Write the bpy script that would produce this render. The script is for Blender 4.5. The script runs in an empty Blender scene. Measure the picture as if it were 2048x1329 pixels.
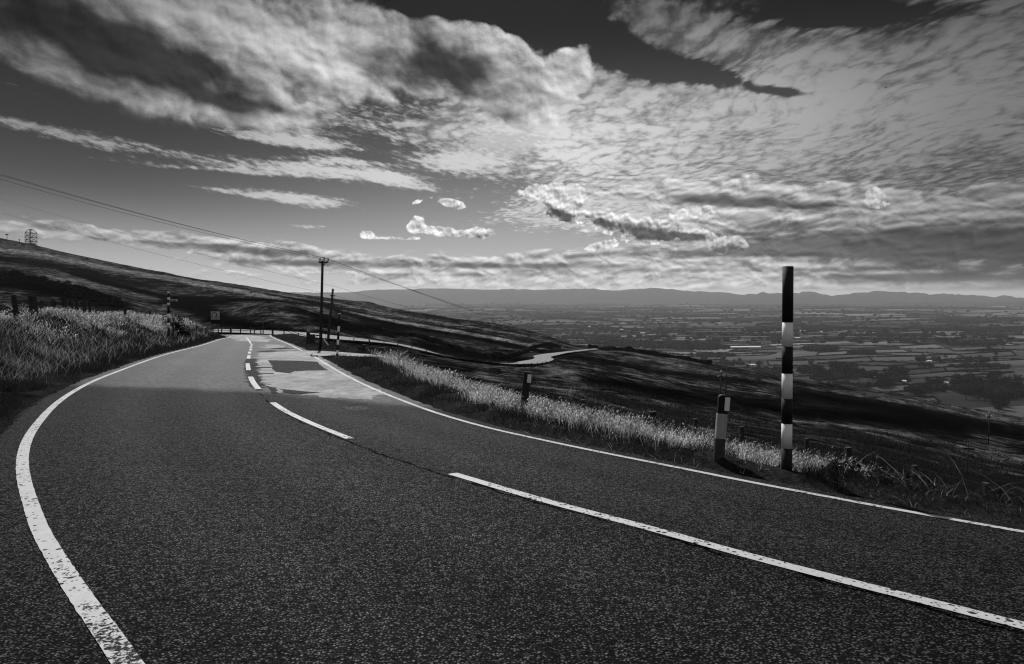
import bpy, math, random
import numpy as np
from mathutils import Vector

random.seed(7)
RNG = np.random.default_rng(11)
sc = bpy.context.scene
COL = sc.collection

# ---------------------------------------------------------------- camera
FPX, YH, EYE = 1365.33, 588.0, 1.7        # focal length in photo pixels, eye-level row, eye height
cam_d = bpy.data.cameras.new("camera")
cam = bpy.data.objects.new("camera", cam_d)
COL.objects.link(cam)
cam.location = (0, 0, EYE)
cam.rotation_euler = (math.radians(90), 0, 0)
cam_d.lens = 24; cam_d.sensor_width = 36
cam_d.shift_y = -(664.5 - YH) / 2048.0
cam_d.clip_start = 0.05; cam_d.clip_end = 120000
sc.camera = cam

# ---------------------------------------------------------------- exposure
sc.view_settings.view_transform = 'Standard'
sc.view_settings.look = 'None'
sc.view_settings.exposure = 0.0
sc.view_settings.gamma = 1.0
sc.cycles.max_bounces = 6
sc.cycles.diffuse_bounces = 3
sc.cycles.glossy_bounces = 2
sc.cycles.transmission_bounces = 3
sc.cycles.volume_bounces = 0
sc.cycles.transparent_max_bounces = 8
sc.cycles.use_denoising = True
sc.cycles.filter_width = 1.2

# ---------------------------------------------------------------- sun
SUN_EL, SUN_AZ = math.radians(46), math.radians(-13)   # azimuth measured from +Y towards +X
sd = bpy.data.lights.new("sun", 'SUN')
sd.energy = 4.6; sd.angle = math.radians(0.5); sd.color = (1, 1, 1)
sun = bpy.data.objects.new("sun", sd); COL.objects.link(sun)
to_sun = Vector((math.sin(SUN_AZ) * math.cos(SUN_EL), math.cos(SUN_AZ) * math.cos(SUN_EL), math.sin(SUN_EL)))
sun.rotation_euler = to_sun.to_track_quat('Z', 'Y').to_euler()
sun.location = (0, 0, 60)

# ---------------------------------------------------------------- node expression helper
class X:
    """a socket with arithmetic"""
    nt = None
    def __init__(s, v): s.v = v
    @staticmethod
    def m(op, *a, clamp=False):
        n = X.nt.nodes.new('ShaderNodeMath'); n.operation = op; n.use_clamp = clamp
        for i, q in enumerate(a):
            q = q.v if isinstance(q, X) else q
            if isinstance(q, (int, float)): n.inputs[i].default_value = q
            else: X.nt.links.new(q, n.inputs[i])
        return X(n.outputs[0])
    def __add__(s, o): return X.m('ADD', s, o)
    __radd__ = __add__
    def __sub__(s, o): return X.m('SUBTRACT', s, o)
    def __rsub__(s, o): return X.m('SUBTRACT', o, s)
    def __mul__(s, o): return X.m('MULTIPLY', s, o)
    __rmul__ = __mul__
    def __truediv__(s, o): return X.m('DIVIDE', s, o)
    def __rtruediv__(s, o): return X.m('DIVIDE', o, s)
    def __pow__(s, o): return X.m('POWER', s, o)
    def clamp(s): return X.m('ADD', s, 0.0, clamp=True)
    def max(s, o): return X.m('MAXIMUM', s, o)
    def min(s, o): return X.m('MINIMUM', s, o)
def ss(x, a, b):                      # smoothstep from a (0) to b (1); a may exceed b
    n = X.nt.nodes.new('ShaderNodeMapRange'); n.interpolation_type = 'SMOOTHSTEP'
    if a > b:
        n.inputs[1].default_value = b; n.inputs[2].default_value = a
        n.inputs[3].default_value = 1; n.inputs[4].default_value = 0
    else:
        n.inputs[1].default_value = a; n.inputs[2].default_value = b
    X.nt.links.new(x.v, n.inputs[0])
    return X(n.outputs[0])
def vec(a, b, c=0.0):
    n = X.nt.nodes.new('ShaderNodeCombineXYZ')
    for i, q in enumerate((a, b, c)):
        if isinstance(q, X): X.nt.links.new(q.v, n.inputs[i])
        else: n.inputs[i].default_value = q
    return n.outputs[0]
def sep(sock):
    n = X.nt.nodes.new('ShaderNodeSeparateXYZ'); X.nt.links.new(sock, n.inputs[0])
    return X(n.outputs[0]), X(n.outputs[1]), X(n.outputs[2])
def noise(v, scale, detail=4, rough=0.5, dist=0.0, lac=2.0, dim='3D'):
    n = X.nt.nodes.new('ShaderNodeTexNoise'); n.noise_dimensions = dim
    if v is not None: X.nt.links.new(v, n.inputs['Vector'])
    n.inputs['Scale'].default_value = scale; n.inputs['Detail'].default_value = detail
    n.inputs['Roughness'].default_value = rough; n.inputs['Distortion'].default_value = dist
    n.inputs['Lacunarity'].default_value = lac
    return X(n.outputs[0])
def voronoi(v, scale, feature='F1', rand=1.0, out=0):
    n = X.nt.nodes.new('ShaderNodeTexVoronoi'); n.feature = feature
    if v is not None: X.nt.links.new(v, n.inputs['Vector'])
    n.inputs['Scale'].default_value = scale; n.inputs['Randomness'].default_value = rand
    return X(n.outputs[out])
def mixf(a, b, t):
    def f(q): return q if isinstance(q, X) else X.m('ADD', q, 0.0)
    a = f(a)
    return a + (b - a) * t
# ---------------------------------------------------------------- world: daylight sky with cloud layers
world = bpy.data.worlds.new("World"); sc.world = world
world.use_nodes = True
nt = world.node_tree; nt.nodes.clear(); X.nt = nt
tc = nt.nodes.new('ShaderNodeTexCoord')
dx, dy, dz = sep(tc.outputs['Generated'])
DEG = 57.29578
az = X.m('ARCTAN2', dx, dy) * DEG                      # degrees east of +Y
hl = X.m('SQRT', dx * dx + dy * dy)
el = X.m('ARCTAN2', dz, hl) * DEG                      # degrees above the horizon
def A(px): return math.degrees(math.atan((px - 1024) / FPX))
def E(px, py): return math.degrees(math.atan((YH - py) / FPX * math.cos(math.radians(A(px)))))
CH = [X(vec(az, el, 0.0)), None]                       # masks are chained so that few values are alive at once
class Blob:
    def __init__(s, p, w=1.0): s.p = p; s.w = w
    def __mul__(s, k): return Blob(s.p, s.w * k)
    def x(s): return total([s])
def blob(px, py, wx, wy, tilt=0.0):
    """soft elliptic mask in azimuth/elevation; sizes in photo pixels, tilt in degrees"""
    return Blob((px, py, wx, wy, tilt))
def vmath(op, *a):
    n = nt.nodes.new('ShaderNodeVectorMath'); n.operation = op
    for i, q in enumerate(a):
        if isinstance(q, X): nt.links.new(q.v, n.inputs[i])
        else: n.inputs[i].default_value = q
    return n
def total(l):
    t = None
    for q in l:
        px, py, wx, wy, tilt = q.p
        a0, e0 = A(px), E(px, py)
        k = 0.0395 * math.cos(math.radians(a0)) ** 1.3
        src = CH[0]
        if CH[1] is not None:
            src = X(vmath('MULTIPLY_ADD', CH[1], (1e-8, 1e-8, 0), CH[0]).outputs[0])
        mp = nt.nodes.new('ShaderNodeMapping'); mp.vector_type = 'TEXTURE'
        nt.links.new(src.v, mp.inputs[0])
        mp.inputs[1].default_value = (a0, e0, 0); mp.inputs[2].default_value = (0, 0, math.radians(tilt))
        mp.inputs[3].default_value = (wx * k, wy * k, 1)
        d = vmath('DOT_PRODUCT', X(mp.outputs[0]), X(mp.outputs[0]))
        e = X.m('POWER', 0.36788, X(d.outputs['Value']))
        t = e * q.w if t is None else X.m('MULTIPLY_ADD', e, q.w, t)
        CH[1] = t
    return t
def n2(u, v, seed, scale, detail, rough=0.5):
    return noise(vec(u + seed * 7.31, v + seed * 3.17, 0.0), scale, detail, rough, dim='2D')
def absx(x): return X.m('ABSOLUTE', x)
zz = dz.max(0.0) + 0.035
plane_x = dx / zz; plane_y = dy / zz                   # a cloud deck seen in perspective

# clear air: physical sky, recorded darker towards the zenith as through a red filter
sk = nt.nodes.new('ShaderNodeTexSky'); sk.sky_type = 'NISHITA'; sk.sun_disc = False
sk.sun_elevation = SUN_EL; sk.sun_rotation = SUN_AZ
sk.altitude = 580; sk.air_density = 1.0; sk.dust_density = 1.0
sr, sg, sb = sep(sk.outputs[0])
clear = sr * 0.10
grad = mixf(0.36, 0.11, ss(el, 1.0, 12.5))
grad = mixf(grad, 0.014, ss(el, 8.5, 22.0))
grad = grad * mixf(1.0, 0.36, ss(az, 4.0, -34.0) * ss(el, 0.5, 9.0)) * mixf(1.0, 0.6, ss(az, 10.0, 36.0))
colr = (grad * 0.85 + clear * grad * 0.4) * 0.88

# --- layer 1: rippled high cloud over the right two thirds
wn = n2(plane_x, plane_y, 1.0, 0.8, 2)
n_big = n2(plane_x * 0.7 + wn * 0.6, plane_y * 0.6, 2.0, 0.8, 3)
ru = plane_x * 0.95 + wn * 0.30; rv = plane_y * 0.55 + plane_x * 0.10 + wn * 0.22
n_rip = n2(ru + (n_big - 0.5) * 0.5, rv + (n_big - 0.5) * 0.3, 3.0, 7.0, 3, 0.5)
n_fine = n2(ru, rv, 4.0, 17.0, 5, 0.60); n_mid = n2(ru * 0.8, rv, 14.0, 2.6, 4, 0.55)
cell = absx(n_rip - 0.5) * 3.4                         # puffs parted by dark creases
m1 = total([blob(1500, 230, 600, 170, -6), blob(1250, 300, 320, 120, -10), blob(950, 270, 200, 60, -8) * 0.6, blob(1850, 330, 380, 170, 0) * 0.8,
            blob(1330, 60, 260, 55, -12) * 0.85, blob(1250, 420, 330, 60, 0) * 0.7, blob(1060, 260, 160, 90, -10) * 0.6,
            blob(1970, 70, 190, 100, -20) * 0.85, blob(1500, 0, 420, 30, -4) * 0.35, blob(1640, 130, 260, 60, -14) * 0.4,
            blob(1225, 95, 110, 36, -28) * -1.3, blob(1390, 145, 130, 26, -15) * -1.3, blob(1575, 185, 85, 17, -12) * -1.2,
            blob(1740, 30, 260, 26, -10) * -0.75, blob(1120, 20, 110, 40, -10) * -1.0, blob(1900, 150, 200, 26, -8) * -0.35])
c1 = m1 * 1.2 + (n_big - 0.5) * 1.2 + (cell - 0.5) * 0.45 + (n_fine - 0.5) * 0.8 + (n_mid - 0.5) * 0.9
a1 = ss(c1 - 0.04 * ss(el, 15.0, 22.0), 0.32, 0.85) * ss(m1, 0.0, 0.32)
b1 = mixf(0.13, 0.46, ss(cell * 0.55 + n_fine * 0.80 + (n_mid - 0.5) * 0.9 + (n_big - 0.5) * 0.8 + m1 * 0.14, 0.30, 1.0))
b1 = b1 * (1.0 + total([blob(1120, 300, 230, 120, 0) * 0.35]))
b1 = b1 * mixf(0.36, 1.0, ss(az, 38.0, 10.0)) * mixf(0.30, 1.0, ss(el, 24.0, 13.0))
colr = mixf(colr, b1, a1 * 0.94)

# --- layer 2: thin streaks at the left
n_st = n2(az * 0.16 + el * 0.05, el * 0.8 + az * 0.11, 5.0, 1.1, 5, 0.6)
n_st2 = n2(az * 0.55, el * 1.9 + az * 0.36, 6.0, 1.8, 5, 0.68)
m2 = total([blob(630, 340, 210, 19, -2) * 1.2, blob(430, 340, 260, 6, -1) * 0.55, blob(590, 397, 140, 15, -5) * 1.2, blob(430, 380, 80, 5, -6) * 0.7, blob(790, 360, 70, 13, -10),
            blob(690, 322, 100, 7, -2) * 0.8, blob(130, 270, 170, 20, -8) * 0.8, blob(20, 245, 80, 13, -8) * 0.5, blob(330, 300, 120, 10, -10) * 0.5,
            blob(580, 282, 115, 14, -3) * 1.25, blob(330, 190, 260, 26, -14) * 0.62,
            blob(930, 322, 100, 19, -3) * 1.25, blob(980, 350, 160, 16, -8) * 0.45, blob(60, 180, 120, 16, -12) * 0.28,
            blob(615, 454, 60, 7, -3) * 0.9, blob(80, 440, 95, 12, -10) * 0.85, blob(760, 245, 210, 36, -14) * 0.6,
            blob(930, 220, 170, 50, -12) * 0.45, blob(560, 230, 150, 28, -14) * 0.7, blob(1020, 285, 120, 36, -6) * 0.4, blob(880, 380, 160, 7, -3) * 0.4])
c2 = m2 + (n_st - 0.5) * 1.1 + (n_st2 - 0.5) * 1.3
a2 = ss(c2, 0.30, 0.95) * ss(m2, 0.12, 0.32)
b2 = mixf(0.17, 0.56, ss(c2 + (n_st2 - 0.5) * 0.9, 0.2, 1.3)) * mixf(0.50, 1.0, ss(az, -36.0, -10.0)) * mixf(0.62, 1.0, ss(el, 19.0, 9.0))
colr = mixf(colr, b2, a2 * 0.9)

# --- layer 4: flat decks piled towards the horizon
n_l = n2(az * 0.13, el * 1.0, 7.0, 1.0, 5, 0.5)
n_l1 = n2(az * 0.13, el * 1.0 + 0.22, 7.0, 1.0, 3, 0.5)
wl = n2(az * 0.25, el * 0.5, 13.0, 1.0, 1)
lu = az * 0.50 + wl * 1.2; lw = el * 1.15 + wl * 0.5
n_lb = n2(lu, lw, 8.0, 1.0, 6, 0.52)
n_lb1 = n2(lu + 0.06, lw + 0.30, 8.0, 1.0, 5, 0.52)
m4 = total([blob(350, 478, 260, 17, -3) * 1.0, blob(620, 515, 300, 20, -3) * 0.9, blob(1000, 540, 500, 20, 0) * 0.9, blob(1350, 520, 420, 22, 0) * 0.9,
            blob(1750, 480, 440, 70, 0) * 1.4, blob(1430, 388, 260, 32, -4) * 1.2, blob(1900, 420, 280, 40, 0) * 0.9, blob(1500, 560, 600, 22, 0) * 0.8,
            blob(1400, 455, 300, 30, -4) * 0.5, blob(180, 470, 200, 13, -3) * 0.6, blob(1000, 572, 1100, 10, 0) * 0.5, blob(1080, 385, 60, 14, 0) * 0.5])
c4 = m4 + (n_l - 0.5) * 1.3 + (n_lb - 0.5) * 1.3
a4 = ss(c4, 0.30, 0.62) * ss(m4, 0.06, 0.30)
dk4 = total([blob(1680, 490, 280, 28, -2) * 1.4, blob(1960, 495, 210, 50, 0) * 1.7, blob(1480, 405, 190, 16, -5) * 1.2, blob(1560, 450, 160, 14, -4) * 0.6, blob(1280, 470, 160, 18, -4) * 0.5, blob(1500, 541, 420, 6, 0) * 0.6,
             blob(1340, 508, 250, 9, 0) * 0.8, blob(1050, 533, 300, 7, 0) * 0.8, blob(500, 503, 250, 9, -2) * 0.9, blob(640, 526, 240, 8, 0) * 0.9,
             blob(1900, 555, 260, 10, 0) * 1.0, blob(340, 486, 180, 5, -2) * 0.6, blob(900, 550, 300, 4, 0) * 0.5])
l4 = (n_l - n_l1) * 0.5 + (n_lb - n_lb1) * 2.0
b4 = mixf(0.44, 0.10, ss(dk4 + (n_lb - 0.5) * 0.9 + (n_l - .5) * 1.0 - l4 * 0.5, 0.0, 1.0))
b4 = b4 * (1.0 + l4 * 1.35).max(0.45) * mixf(0.36, 1.0, ss(az, 40.0, 14.0)) * mixf(0.62, 1.0, ss(az, -40.0, -12.0))
colr = mixf(colr, b4, a4 * 0.95)

# --- layer 5: small cumulus puffs
n_p = n2(az, el * 1.15, 9.0, 1.0, 6, 0.56); n_p1 = n2(az + .10, el * 1.15 + .28, 9.0, 1.0, 4, 0.56)
m5 = total([blob(1120, 415, 42, 26, -30) * 1.3, blob(1150, 388, 26, 20, 0) * 0.9, blob(1240, 448, 70, 26, -14) * 1.15, blob(1320, 464, 44, 22, 0), blob(1390, 468, 30, 15, 0) * 1.1,
            blob(1075, 380, 50, 13, 10) * 0.7, blob(1455, 490, 40, 20, 0) * 1.0, blob(1205, 492, 42, 9, 8) * 0.9,
            blob(832, 449, 17, 15, 30) * 1.35, blob(880, 463, 45, 10, -6) * 1.1, blob(960, 466, 26, 12, 0) * 1.3, blob(735, 468, 14, 9, 0) * 1.1, blob(800, 477, 60, 4, 0) * 0.8,
            blob(905, 408, 30, 9, -12) * 1.1, blob(840, 402, 34, 6, 16) * 0.6, blob(1755, 398, 28, 26, -40) * 0.85, blob(1390, 424, 50, 13, 4) * 0.9])
c5 = m5 * 1.25 + (n_p - 0.5) * 2.0
a5 = ss(c5, 0.42, 0.62) * ss(m5, 0.22, 0.42)
dk5 = total([blob(1115, 430, 46, 15, -14) * 1.1, blob(1205, 445, 40, 14, -14) * 0.8, blob(1290, 466, 62, 17, -6) * 1.15, blob(1345, 474, 40, 12, 0), blob(1395, 476, 28, 9, 0) * 1.1, blob(1452, 499, 42, 12, 0) * 1.1, blob(968, 471, 24, 7, 0) * 0.7, blob(1765, 402, 16, 22, -40) * 0.6])
b5 = mixf(0.54, 0.075, ss(dk5 * 1.0 + (n_p - 0.5) * 1.2 - (n_p - n_p1) * 1.5, 0.05, 1.0)) * (1.0 + (n_p - n_p1) * 2.6).max(0.5)
colr = mixf(colr, b5, a5 * mixf(1.0, 0.7, ss(az, 12.0, 20.0)))

# --- layer 3: heavy cumulus bank along the top left
sv = el + az * 0.20
w3 = n2(az * 0.8, sv, 10.0, 0.16, 2)
cu = az * 0.70 + w3 * 1.6; cv = sv + w3 * 1.0
f0 = n2(cu, cv, 11.0, 0.20, 6, 0.50); f1 = n2(cu + 0.5, cv + 1.0, 11.0, 0.20, 4, 0.50)
g0 = n2(cu, cv, 12.0, 0.62, 5, 0.53)
g1 = n2(cu + 0.15, cv + 0.40, 12.0, 0.62, 4, 0.53)
m3 = total([blob(150, 70, 330, 95, -12), blob(520, 90, 320, 85, -14), blob(800, 80, 200, 70, -16), blob(990, 115, 110, 62, -34) * 1.15,
            blob(1145, 130, 48, 44, 0) * 1.1, blob(300, 170, 380, 45, -11) * 0.6, blob(470, 30, 300, 40, -8) * 0.6,
            blob(1040, 210, 150, 50, -10) * 0.55, blob(520, 205, 100, 22, -12) * 0.75,
            blob(800, 0, 60, 22, -30) * -0.7, blob(930, 12, 120, 24, -8) * -1.3, blob(1080, 45, 60, 34, -34) * -1.3])
edge = ss(az, -14.0, -4.0)
c3 = m3 * 1.15 + (f0 - 0.5) * 1.5 + (g0 - 0.5) * mixf(0.7, 1.5, edge)
a3 = ss(c3, 0.30, 0.80) * ss(m3, 0.10, 0.38)
lit = (f0 - f1) * 2.0 + (g0 - g1) * 1.5
core = total([blob(40, 50, 380, 85, -12) * 1.45, blob(330, 112, 230, 62, -14) * 1.2, blob(620, 150, 100, 30, -12) * 0.45, blob(930, 148, 150, 52, -12) * 1.5, blob(870, 120, 60, 30, -30) * 0.4, blob(450, 205, 75, 15, -8) * 1.1,
            blob(740, 120, 130, 34, -20) * 0.75, blob(1160, 115, 22, 20, 0) * 0.5, blob(1010, 235, 70, 12, -6) * 0.4, blob(790, 25, 130, 26, -20) * 0.35, blob(560, 220, 50, 12, -12) * 0.8])
b3 = mixf(0.44, 0.040, ss(core * 0.85 + (f0 - 0.5) * 1.5 + (g0 - 0.5) * 1.1 - lit * 0.5, 0.0, 1.25))
b3 = b3 * (1.0 + lit * 1.1).max(0.35)
crest = total([blob(1000, 70, 190, 34, -32)])
b3 = b3 + crest * ss(g0, 0.38, 0.62) * 0.16
b3 = b3 * mixf(0.36, 1.0, ss(az, -38.0, -12.0)) * mixf(0.66, 1.0, ss(el, 23.0, 16.0))
colr = mixf(colr, b3, a3)
colr = mixf(colr, 0.02, ss(el, -0.8, -4.0))

# the rest of the sky dome (overhead, to the sides and behind): plain broken cloud, front-lit behind
back = mixf(0.10, 0.38, ss(noise(tc.outputs['Generated'], 3.0, 2, 0.5), 0.42, 0.60))
back = mixf(back, 0.02, ss(el, -0.8, -4.0))
tback = ss(el, 27.0, 44.0).max(ss(absx(az), 50.0, 75.0)).max(ss(el, -1.0, -3.0))
def grey_bg(q, st_=1.0):
    bg = nt.nodes.new('ShaderNodeBackground'); cc = nt.nodes.new('ShaderNodeCombineColor')
    for i in range(3): nt.links.new(q.v, cc.inputs[i])
    nt.links.new(cc.outputs[0], bg.inputs[0]); bg.inputs[1].default_value = st_; return bg
mx = nt.nodes.new('ShaderNodeMixShader')
nt.links.new(tback.v, mx.inputs[0])
nt.links.new(grey_bg(colr, 1.22).outputs[0], mx.inputs[1]); nt.links.new(grey_bg(back).outputs[0], mx.inputs[2])
wo = nt.nodes.new('ShaderNodeOutputWorld'); nt.links.new(mx.outputs[0], wo.inputs[0])
world.cycles.sampling_method = 'MANUAL'; world.cycles.sample_map_resolution = 256
# ================================================================ helpers
def hsh(ix, iy, seed):
    n = (ix.astype(np.int64) * 374761393 + iy.astype(np.int64) * 668265263 + seed * 974634777) & 0x7fffffff
    n = ((n ^ (n >> 13)) * 1274126177) & 0x7fffffff
    return ((n ^ (n >> 16)) & 0xffff) / 65535.0
def vnoise(x, y, seed=0):
    ix = np.floor(x); iy = np.floor(y); fx = x - ix; fy = y - iy
    fx = fx * fx * fx * (fx * (fx * 6 - 15) + 10); fy = fy * fy * fy * (fy * (fy * 6 - 15) + 10)
    a = hsh(ix, iy, seed); b = hsh(ix + 1, iy, seed); c = hsh(ix, iy + 1, seed); d = hsh(ix + 1, iy + 1, seed)
    return (a + (b - a) * fx) * (1 - fy) + (c + (d - c) * fx) * fy - 0.5
def fbm(x, y, octv=4, seed=0, gain=0.5):
    t = 0; a = 1.0
    for i in range(octv):
        c, s = math.cos(i * 1.1), math.sin(i * 1.1)
        t = t + a * vnoise((x * c - y * s) * 2 ** i, (x * s + y * c) * 2 ** i, seed + i); a *= gain
    return t
def sstep(x, a, b):
    t = np.clip((x - a) / (b - a), 0, 1); return t * t * (3 - 2 * t)
def ray(px, py): return (px - 1024.0) / FPX, (YH - py) / FPX
def P(px, py, d):
    a, b = ray(px, py); return Vector((a * d, d, EYE + b * d))

def poly_dist(x, y, pl):
    """distance to polyline, signed (+ right of travel), and arc position"""
    x = np.asarray(x, float); shp = x.shape; x = x.ravel(); y = np.asarray(y, float).ravel()
    best = np.full(x.size, 1e18); sgn = np.ones(x.size); pos = np.zeros(x.size); s0 = 0.0
    for i in range(len(pl) - 1):
        ax, ay = pl[i]; bx, by = pl[i + 1]; ex, ey = bx - ax, by - ay; L = math.hypot(ex, ey)
        if L < 1e-9: continue
        t = np.clip(((x - ax) * ex + (y - ay) * ey) / (L * L), 0, 1)
        qx = x - ax - t * ex; qy = y - ay - t * ey; d2 = qx * qx + qy * qy
        m = d2 < best
        best = np.where(m, d2, best); sgn = np.where(m, np.where(ex * qy - ey * qx > 0, -1.0, 1.0), sgn)
        pos = np.where(m, s0 + t * L, pos); s0 += L
    return (np.sqrt(best) * sgn).reshape(shp), pos.reshape(shp)
def catmull(pts, n):
    """smooth curve through control points (chord-length Hermite), n pieces per span"""
    p = np.array([tuple(q) for q in pts], float); h = np.maximum(np.linalg.norm(np.diff(p, axis=0), axis=1), 1e-6)
    m = np.diff(p, axis=0) / h[:, None]
    T = np.empty_like(p); T[0] = m[0]; T[-1] = m[-1]
    T[1:-1] = (m[:-1] * h[1:, None] + m[1:] * h[:-1, None]) / (h[1:] + h[:-1])[:, None]
    out = []
    for i in range(len(p) - 1):
        for k in range(n):
            t = k / n; t2, t3 = t * t, t * t * t
            out.append((2 * t3 - 3 * t2 + 1) * p[i] + (t3 - 2 * t2 + t) * h[i] * T[i] + (3 * t2 - 2 * t3) * p[i + 1] + (t3 - t2) * h[i] * T[i + 1])
    out.append(p[-1]); return np.array(out)
def resample(pl, step):
    pl = np.asarray(pl, float); s = np.concatenate([[0], np.cumsum(np.hypot(*(pl[1:, :2] - pl[:-1, :2]).T))])
    n = max(2, int(s[-1] / step) + 1); q = np.linspace(0, s[-1], n)
    return np.stack([np.interp(q, s, pl[:, k]) for k in range(pl.shape[1])], 1)

def new_mesh(name, V, F, mat, parent=None, smooth=True, uv=None):
    """V (n,3) array, F (m,3 or 4) int array or list of lists"""
    me = bpy.data.meshes.new(name)
    V = np.asarray(V, np.float32)
    if isinstance(F, np.ndarray):
        k = F.shape[1]; nf = F.shape[0]
        me.vertices.add(len(V)); me.vertices.foreach_set('co', V.ravel())
        me.loops.add(nf * k); me.loops.foreach_set('vertex_index', F.astype(np.int32).ravel())
        me.polygons.add(nf); me.polygons.foreach_set('loop_start', np.arange(0, nf * k, k, dtype=np.int32))
        me.update(calc_edges=True)
    else:
        me.from_pydata([tuple(map(float, v)) for v in V], [], F); me.update()
    if smooth: me.polygons.foreach_set('use_smooth', [True] * len(me.polygons))
    me.materials.append(mat)
    o = bpy.data.objects.new(name, me); COL.objects.link(o)
    if parent is not None: o.parent = parent
    return o
def attr(o, name, vals):
    a = o.data.attributes.new(name, 'FLOAT', 'POINT'); a.data.foreach_set('value', np.asarray(vals, np.float32).ravel())
def grid_faces(nr, nc):
    i = np.arange(nr - 1)[:, None] * nc + np.arange(nc - 1)[None, :]
    return np.stack([i, i + 1, i + nc + 1, i + nc], -1).reshape(-1, 4)
def tag(o, label=None, cat=None, group=None, kind=None):
    if label: o['label'] = label
    if cat: o['category'] = cat
    if group: o['group'] = group
    if kind: o['kind'] = kind
    return o

# ---------------------------------------------------------------- materials
def grey(bsdf, v, name='Base Color'):
    if isinstance(v, X):
        cc = X.nt.nodes.new('ShaderNodeCombineColor')
        for i in range(3): X.nt.links.new(v.v, cc.inputs[i])
        X.nt.links.new(cc.outputs[0], bsdf.inputs[name])
    else: bsdf.inputs[name].default_value = (v, v, v, 1)
def new_mat(name):
    m = bpy.data.materials.new(name); m.use_nodes = True; X.nt = m.node_tree
    b = m.node_tree.nodes['Principled BSDF']; return m, b
def geo(): return X.nt.nodes.new('ShaderNodeNewGeometry').outputs['Position']
def obj_co(): return X.nt.nodes.new('ShaderNodeTexCoord').outputs['Object']
def vattr(name):
    n = X.nt.nodes.new('ShaderNodeAttribute'); n.attribute_name = name; return X(n.outputs['Fac'])
def bump(b, h, strength, dist):
    n = X.nt.nodes.new('ShaderNodeBump'); n.inputs['Strength'].default_value = strength; n.inputs['Distance'].default_value = dist
    X.nt.links.new(h.v, n.inputs['Height']); X.nt.links.new(n.outputs[0], b.inputs['Normal'])
def put(b, name, v):
    if isinstance(v, X): X.nt.links.new(v.v, b.inputs[name])
    else: b.inputs[name].default_value = v
def scaled(sock, sx, sy, sz):
    x, y, z = sep(sock); return vec(x * sx, y * sy, z * sz)

def asphalt(name, alb, rough, grain=1.0, spec=0.5, contrast=1.0, far=None):
    m, b = new_mat(name); g = geo()
    st = voronoi(g, 58, 'F1'); rnd = voronoi(g, 58, 'F1', out=1).v; stc, sz, s3 = sep(rnd)
    big = noise(g, 0.30, 4, 0.6); mid = noise(g, 2.2, 4, 0.65); fine = noise(g, 110, 3, 0.7); coarse = noise(g, 20, 3, 0.6)
    top = ss(st, 0.58, 0.28)                           # stone tops against the dark binder between them
    pick = ss(stc * 0.7 + (coarse - 0.5) * 2.4 + 0.15, 0.05, 1.0)
    var = (1.0 + (big - 0.5) * 1.3 * contrast) * (1.0 + (mid - 0.5) * 0.8)
    stain = ss(noise(g, 0.9, 5, 0.65), 0.60, 0.68)
    c = ((0.12 + 2.0 * pick * top) if alb < 0.1 else (0.50 + 0.5 * pick * top + 0.45 * (ss(noise(scaled(g, 1.0, 0.35, 1.0), 2.2, 5, 0.7), 0.36, 0.66) - 0.5) + 0.25)) * var * (0.6 + fine * 0.8) * (1.0 - stain * 0.35)
    spec_ = (0.10 + 1.7 * pick * top) * spec
    ro = rough + (sz - 0.5) * 0.25 + (big - 0.5) * 0.12
    glint = ss(stc, 0.985, 0.995) * top * 0.05
    if far:
        u = vattr('across')                            # metres right of the centre joint: polished wheel tracks and the joint itself
        au = X.m('ABSOLUTE', u - 0.06)
        wob = (noise(g, 2.5, 3, 0.7) - 0.5)
        tr = total_tracks(u + wob * 0.25)
        var = var * (0.82 + 0.42 * tr)
        joint = ss(X.m('ABSOLUTE', u + 0.10 + wob * 0.22), 0.030, 0.008) * ss(noise(g, 1.1, 3, 0.6), 0.40, 0.48)
        c = c * (1.0 - joint * 0.9); spec_ = spec_ * (1.0 - joint * 0.9) * (0.85 + 0.3 * tr)
        # an older, paler and smoother surfacing beyond a seam across the road
        x, y, z = sep(g)
        t = ss(y + x * 0.31 + (noise(g, 1.3, 4, 0.7) - 0.5) * 1.2, 13.9, 15.3)
        strk = noise(vec(x * 3.0, y * 0.25, 0.0), 1.0, 4, 0.6)
        band = noise(vec(x * 0.15, y * 0.9, 3.0), 1.0, 3, 0.6)
        cf = far[0] * (0.55 + 1.6 * ss(noise(g, 7.0, 3, 0.7), 0.40, 0.62)) * (0.45 + 0.9 * ss(stc * 0.5 + coarse * 0.6, 0.2, 0.85)) * var * (0.75 + strk * 0.5) * (0.6 + band * 0.8)
        grey(b, mixf(c * alb + glint, cf, t)); put(b, 'Specular IOR Level', mixf(spec_, far[1], t)); put(b, 'Roughness', mixf(ro, far[2], t).clamp())
        bump(b, (top * (0.4 + stc) + coarse * 1.2 + fine * 0.3) * mixf(1.0, 0.4, t), 1.0, 0.006 * grain)
    else:
        grey(b, c * alb + glint); put(b, 'Specular IOR Level', spec_); put(b, 'Roughness', ro.clamp())
        bump(b, top * (0.4 + stc) + coarse * 1.2 + fine * 0.3, 1.0, 0.006 * grain)
    return m
def total_tracks(u):
    t = None
    for c0 in (-2.7, -1.1, 0.9, 2.3):
        d_ = (u - c0) * 2.2; e_ = X.m('POWER', 0.36788, d_ * d_); t = e_ if t is None else t + e_
    return t
M_road = asphalt('asphalt', 0.010, 0.76, 1.0, 0.35, far=(0.026, 0.16, 0.66))
M_worn = asphalt('worn_asphalt', 0.23, 0.60, 0.3, 0.45, 1.6)  # polished by wear; its sun sheen is also put into the pale colour
M_mend = asphalt('mended_asphalt', 0.075, 0.70, 0.6, 0.2)
M_patch = asphalt('patched_asphalt', 0.030, 0.70, 0.6, 0.14)
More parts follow.
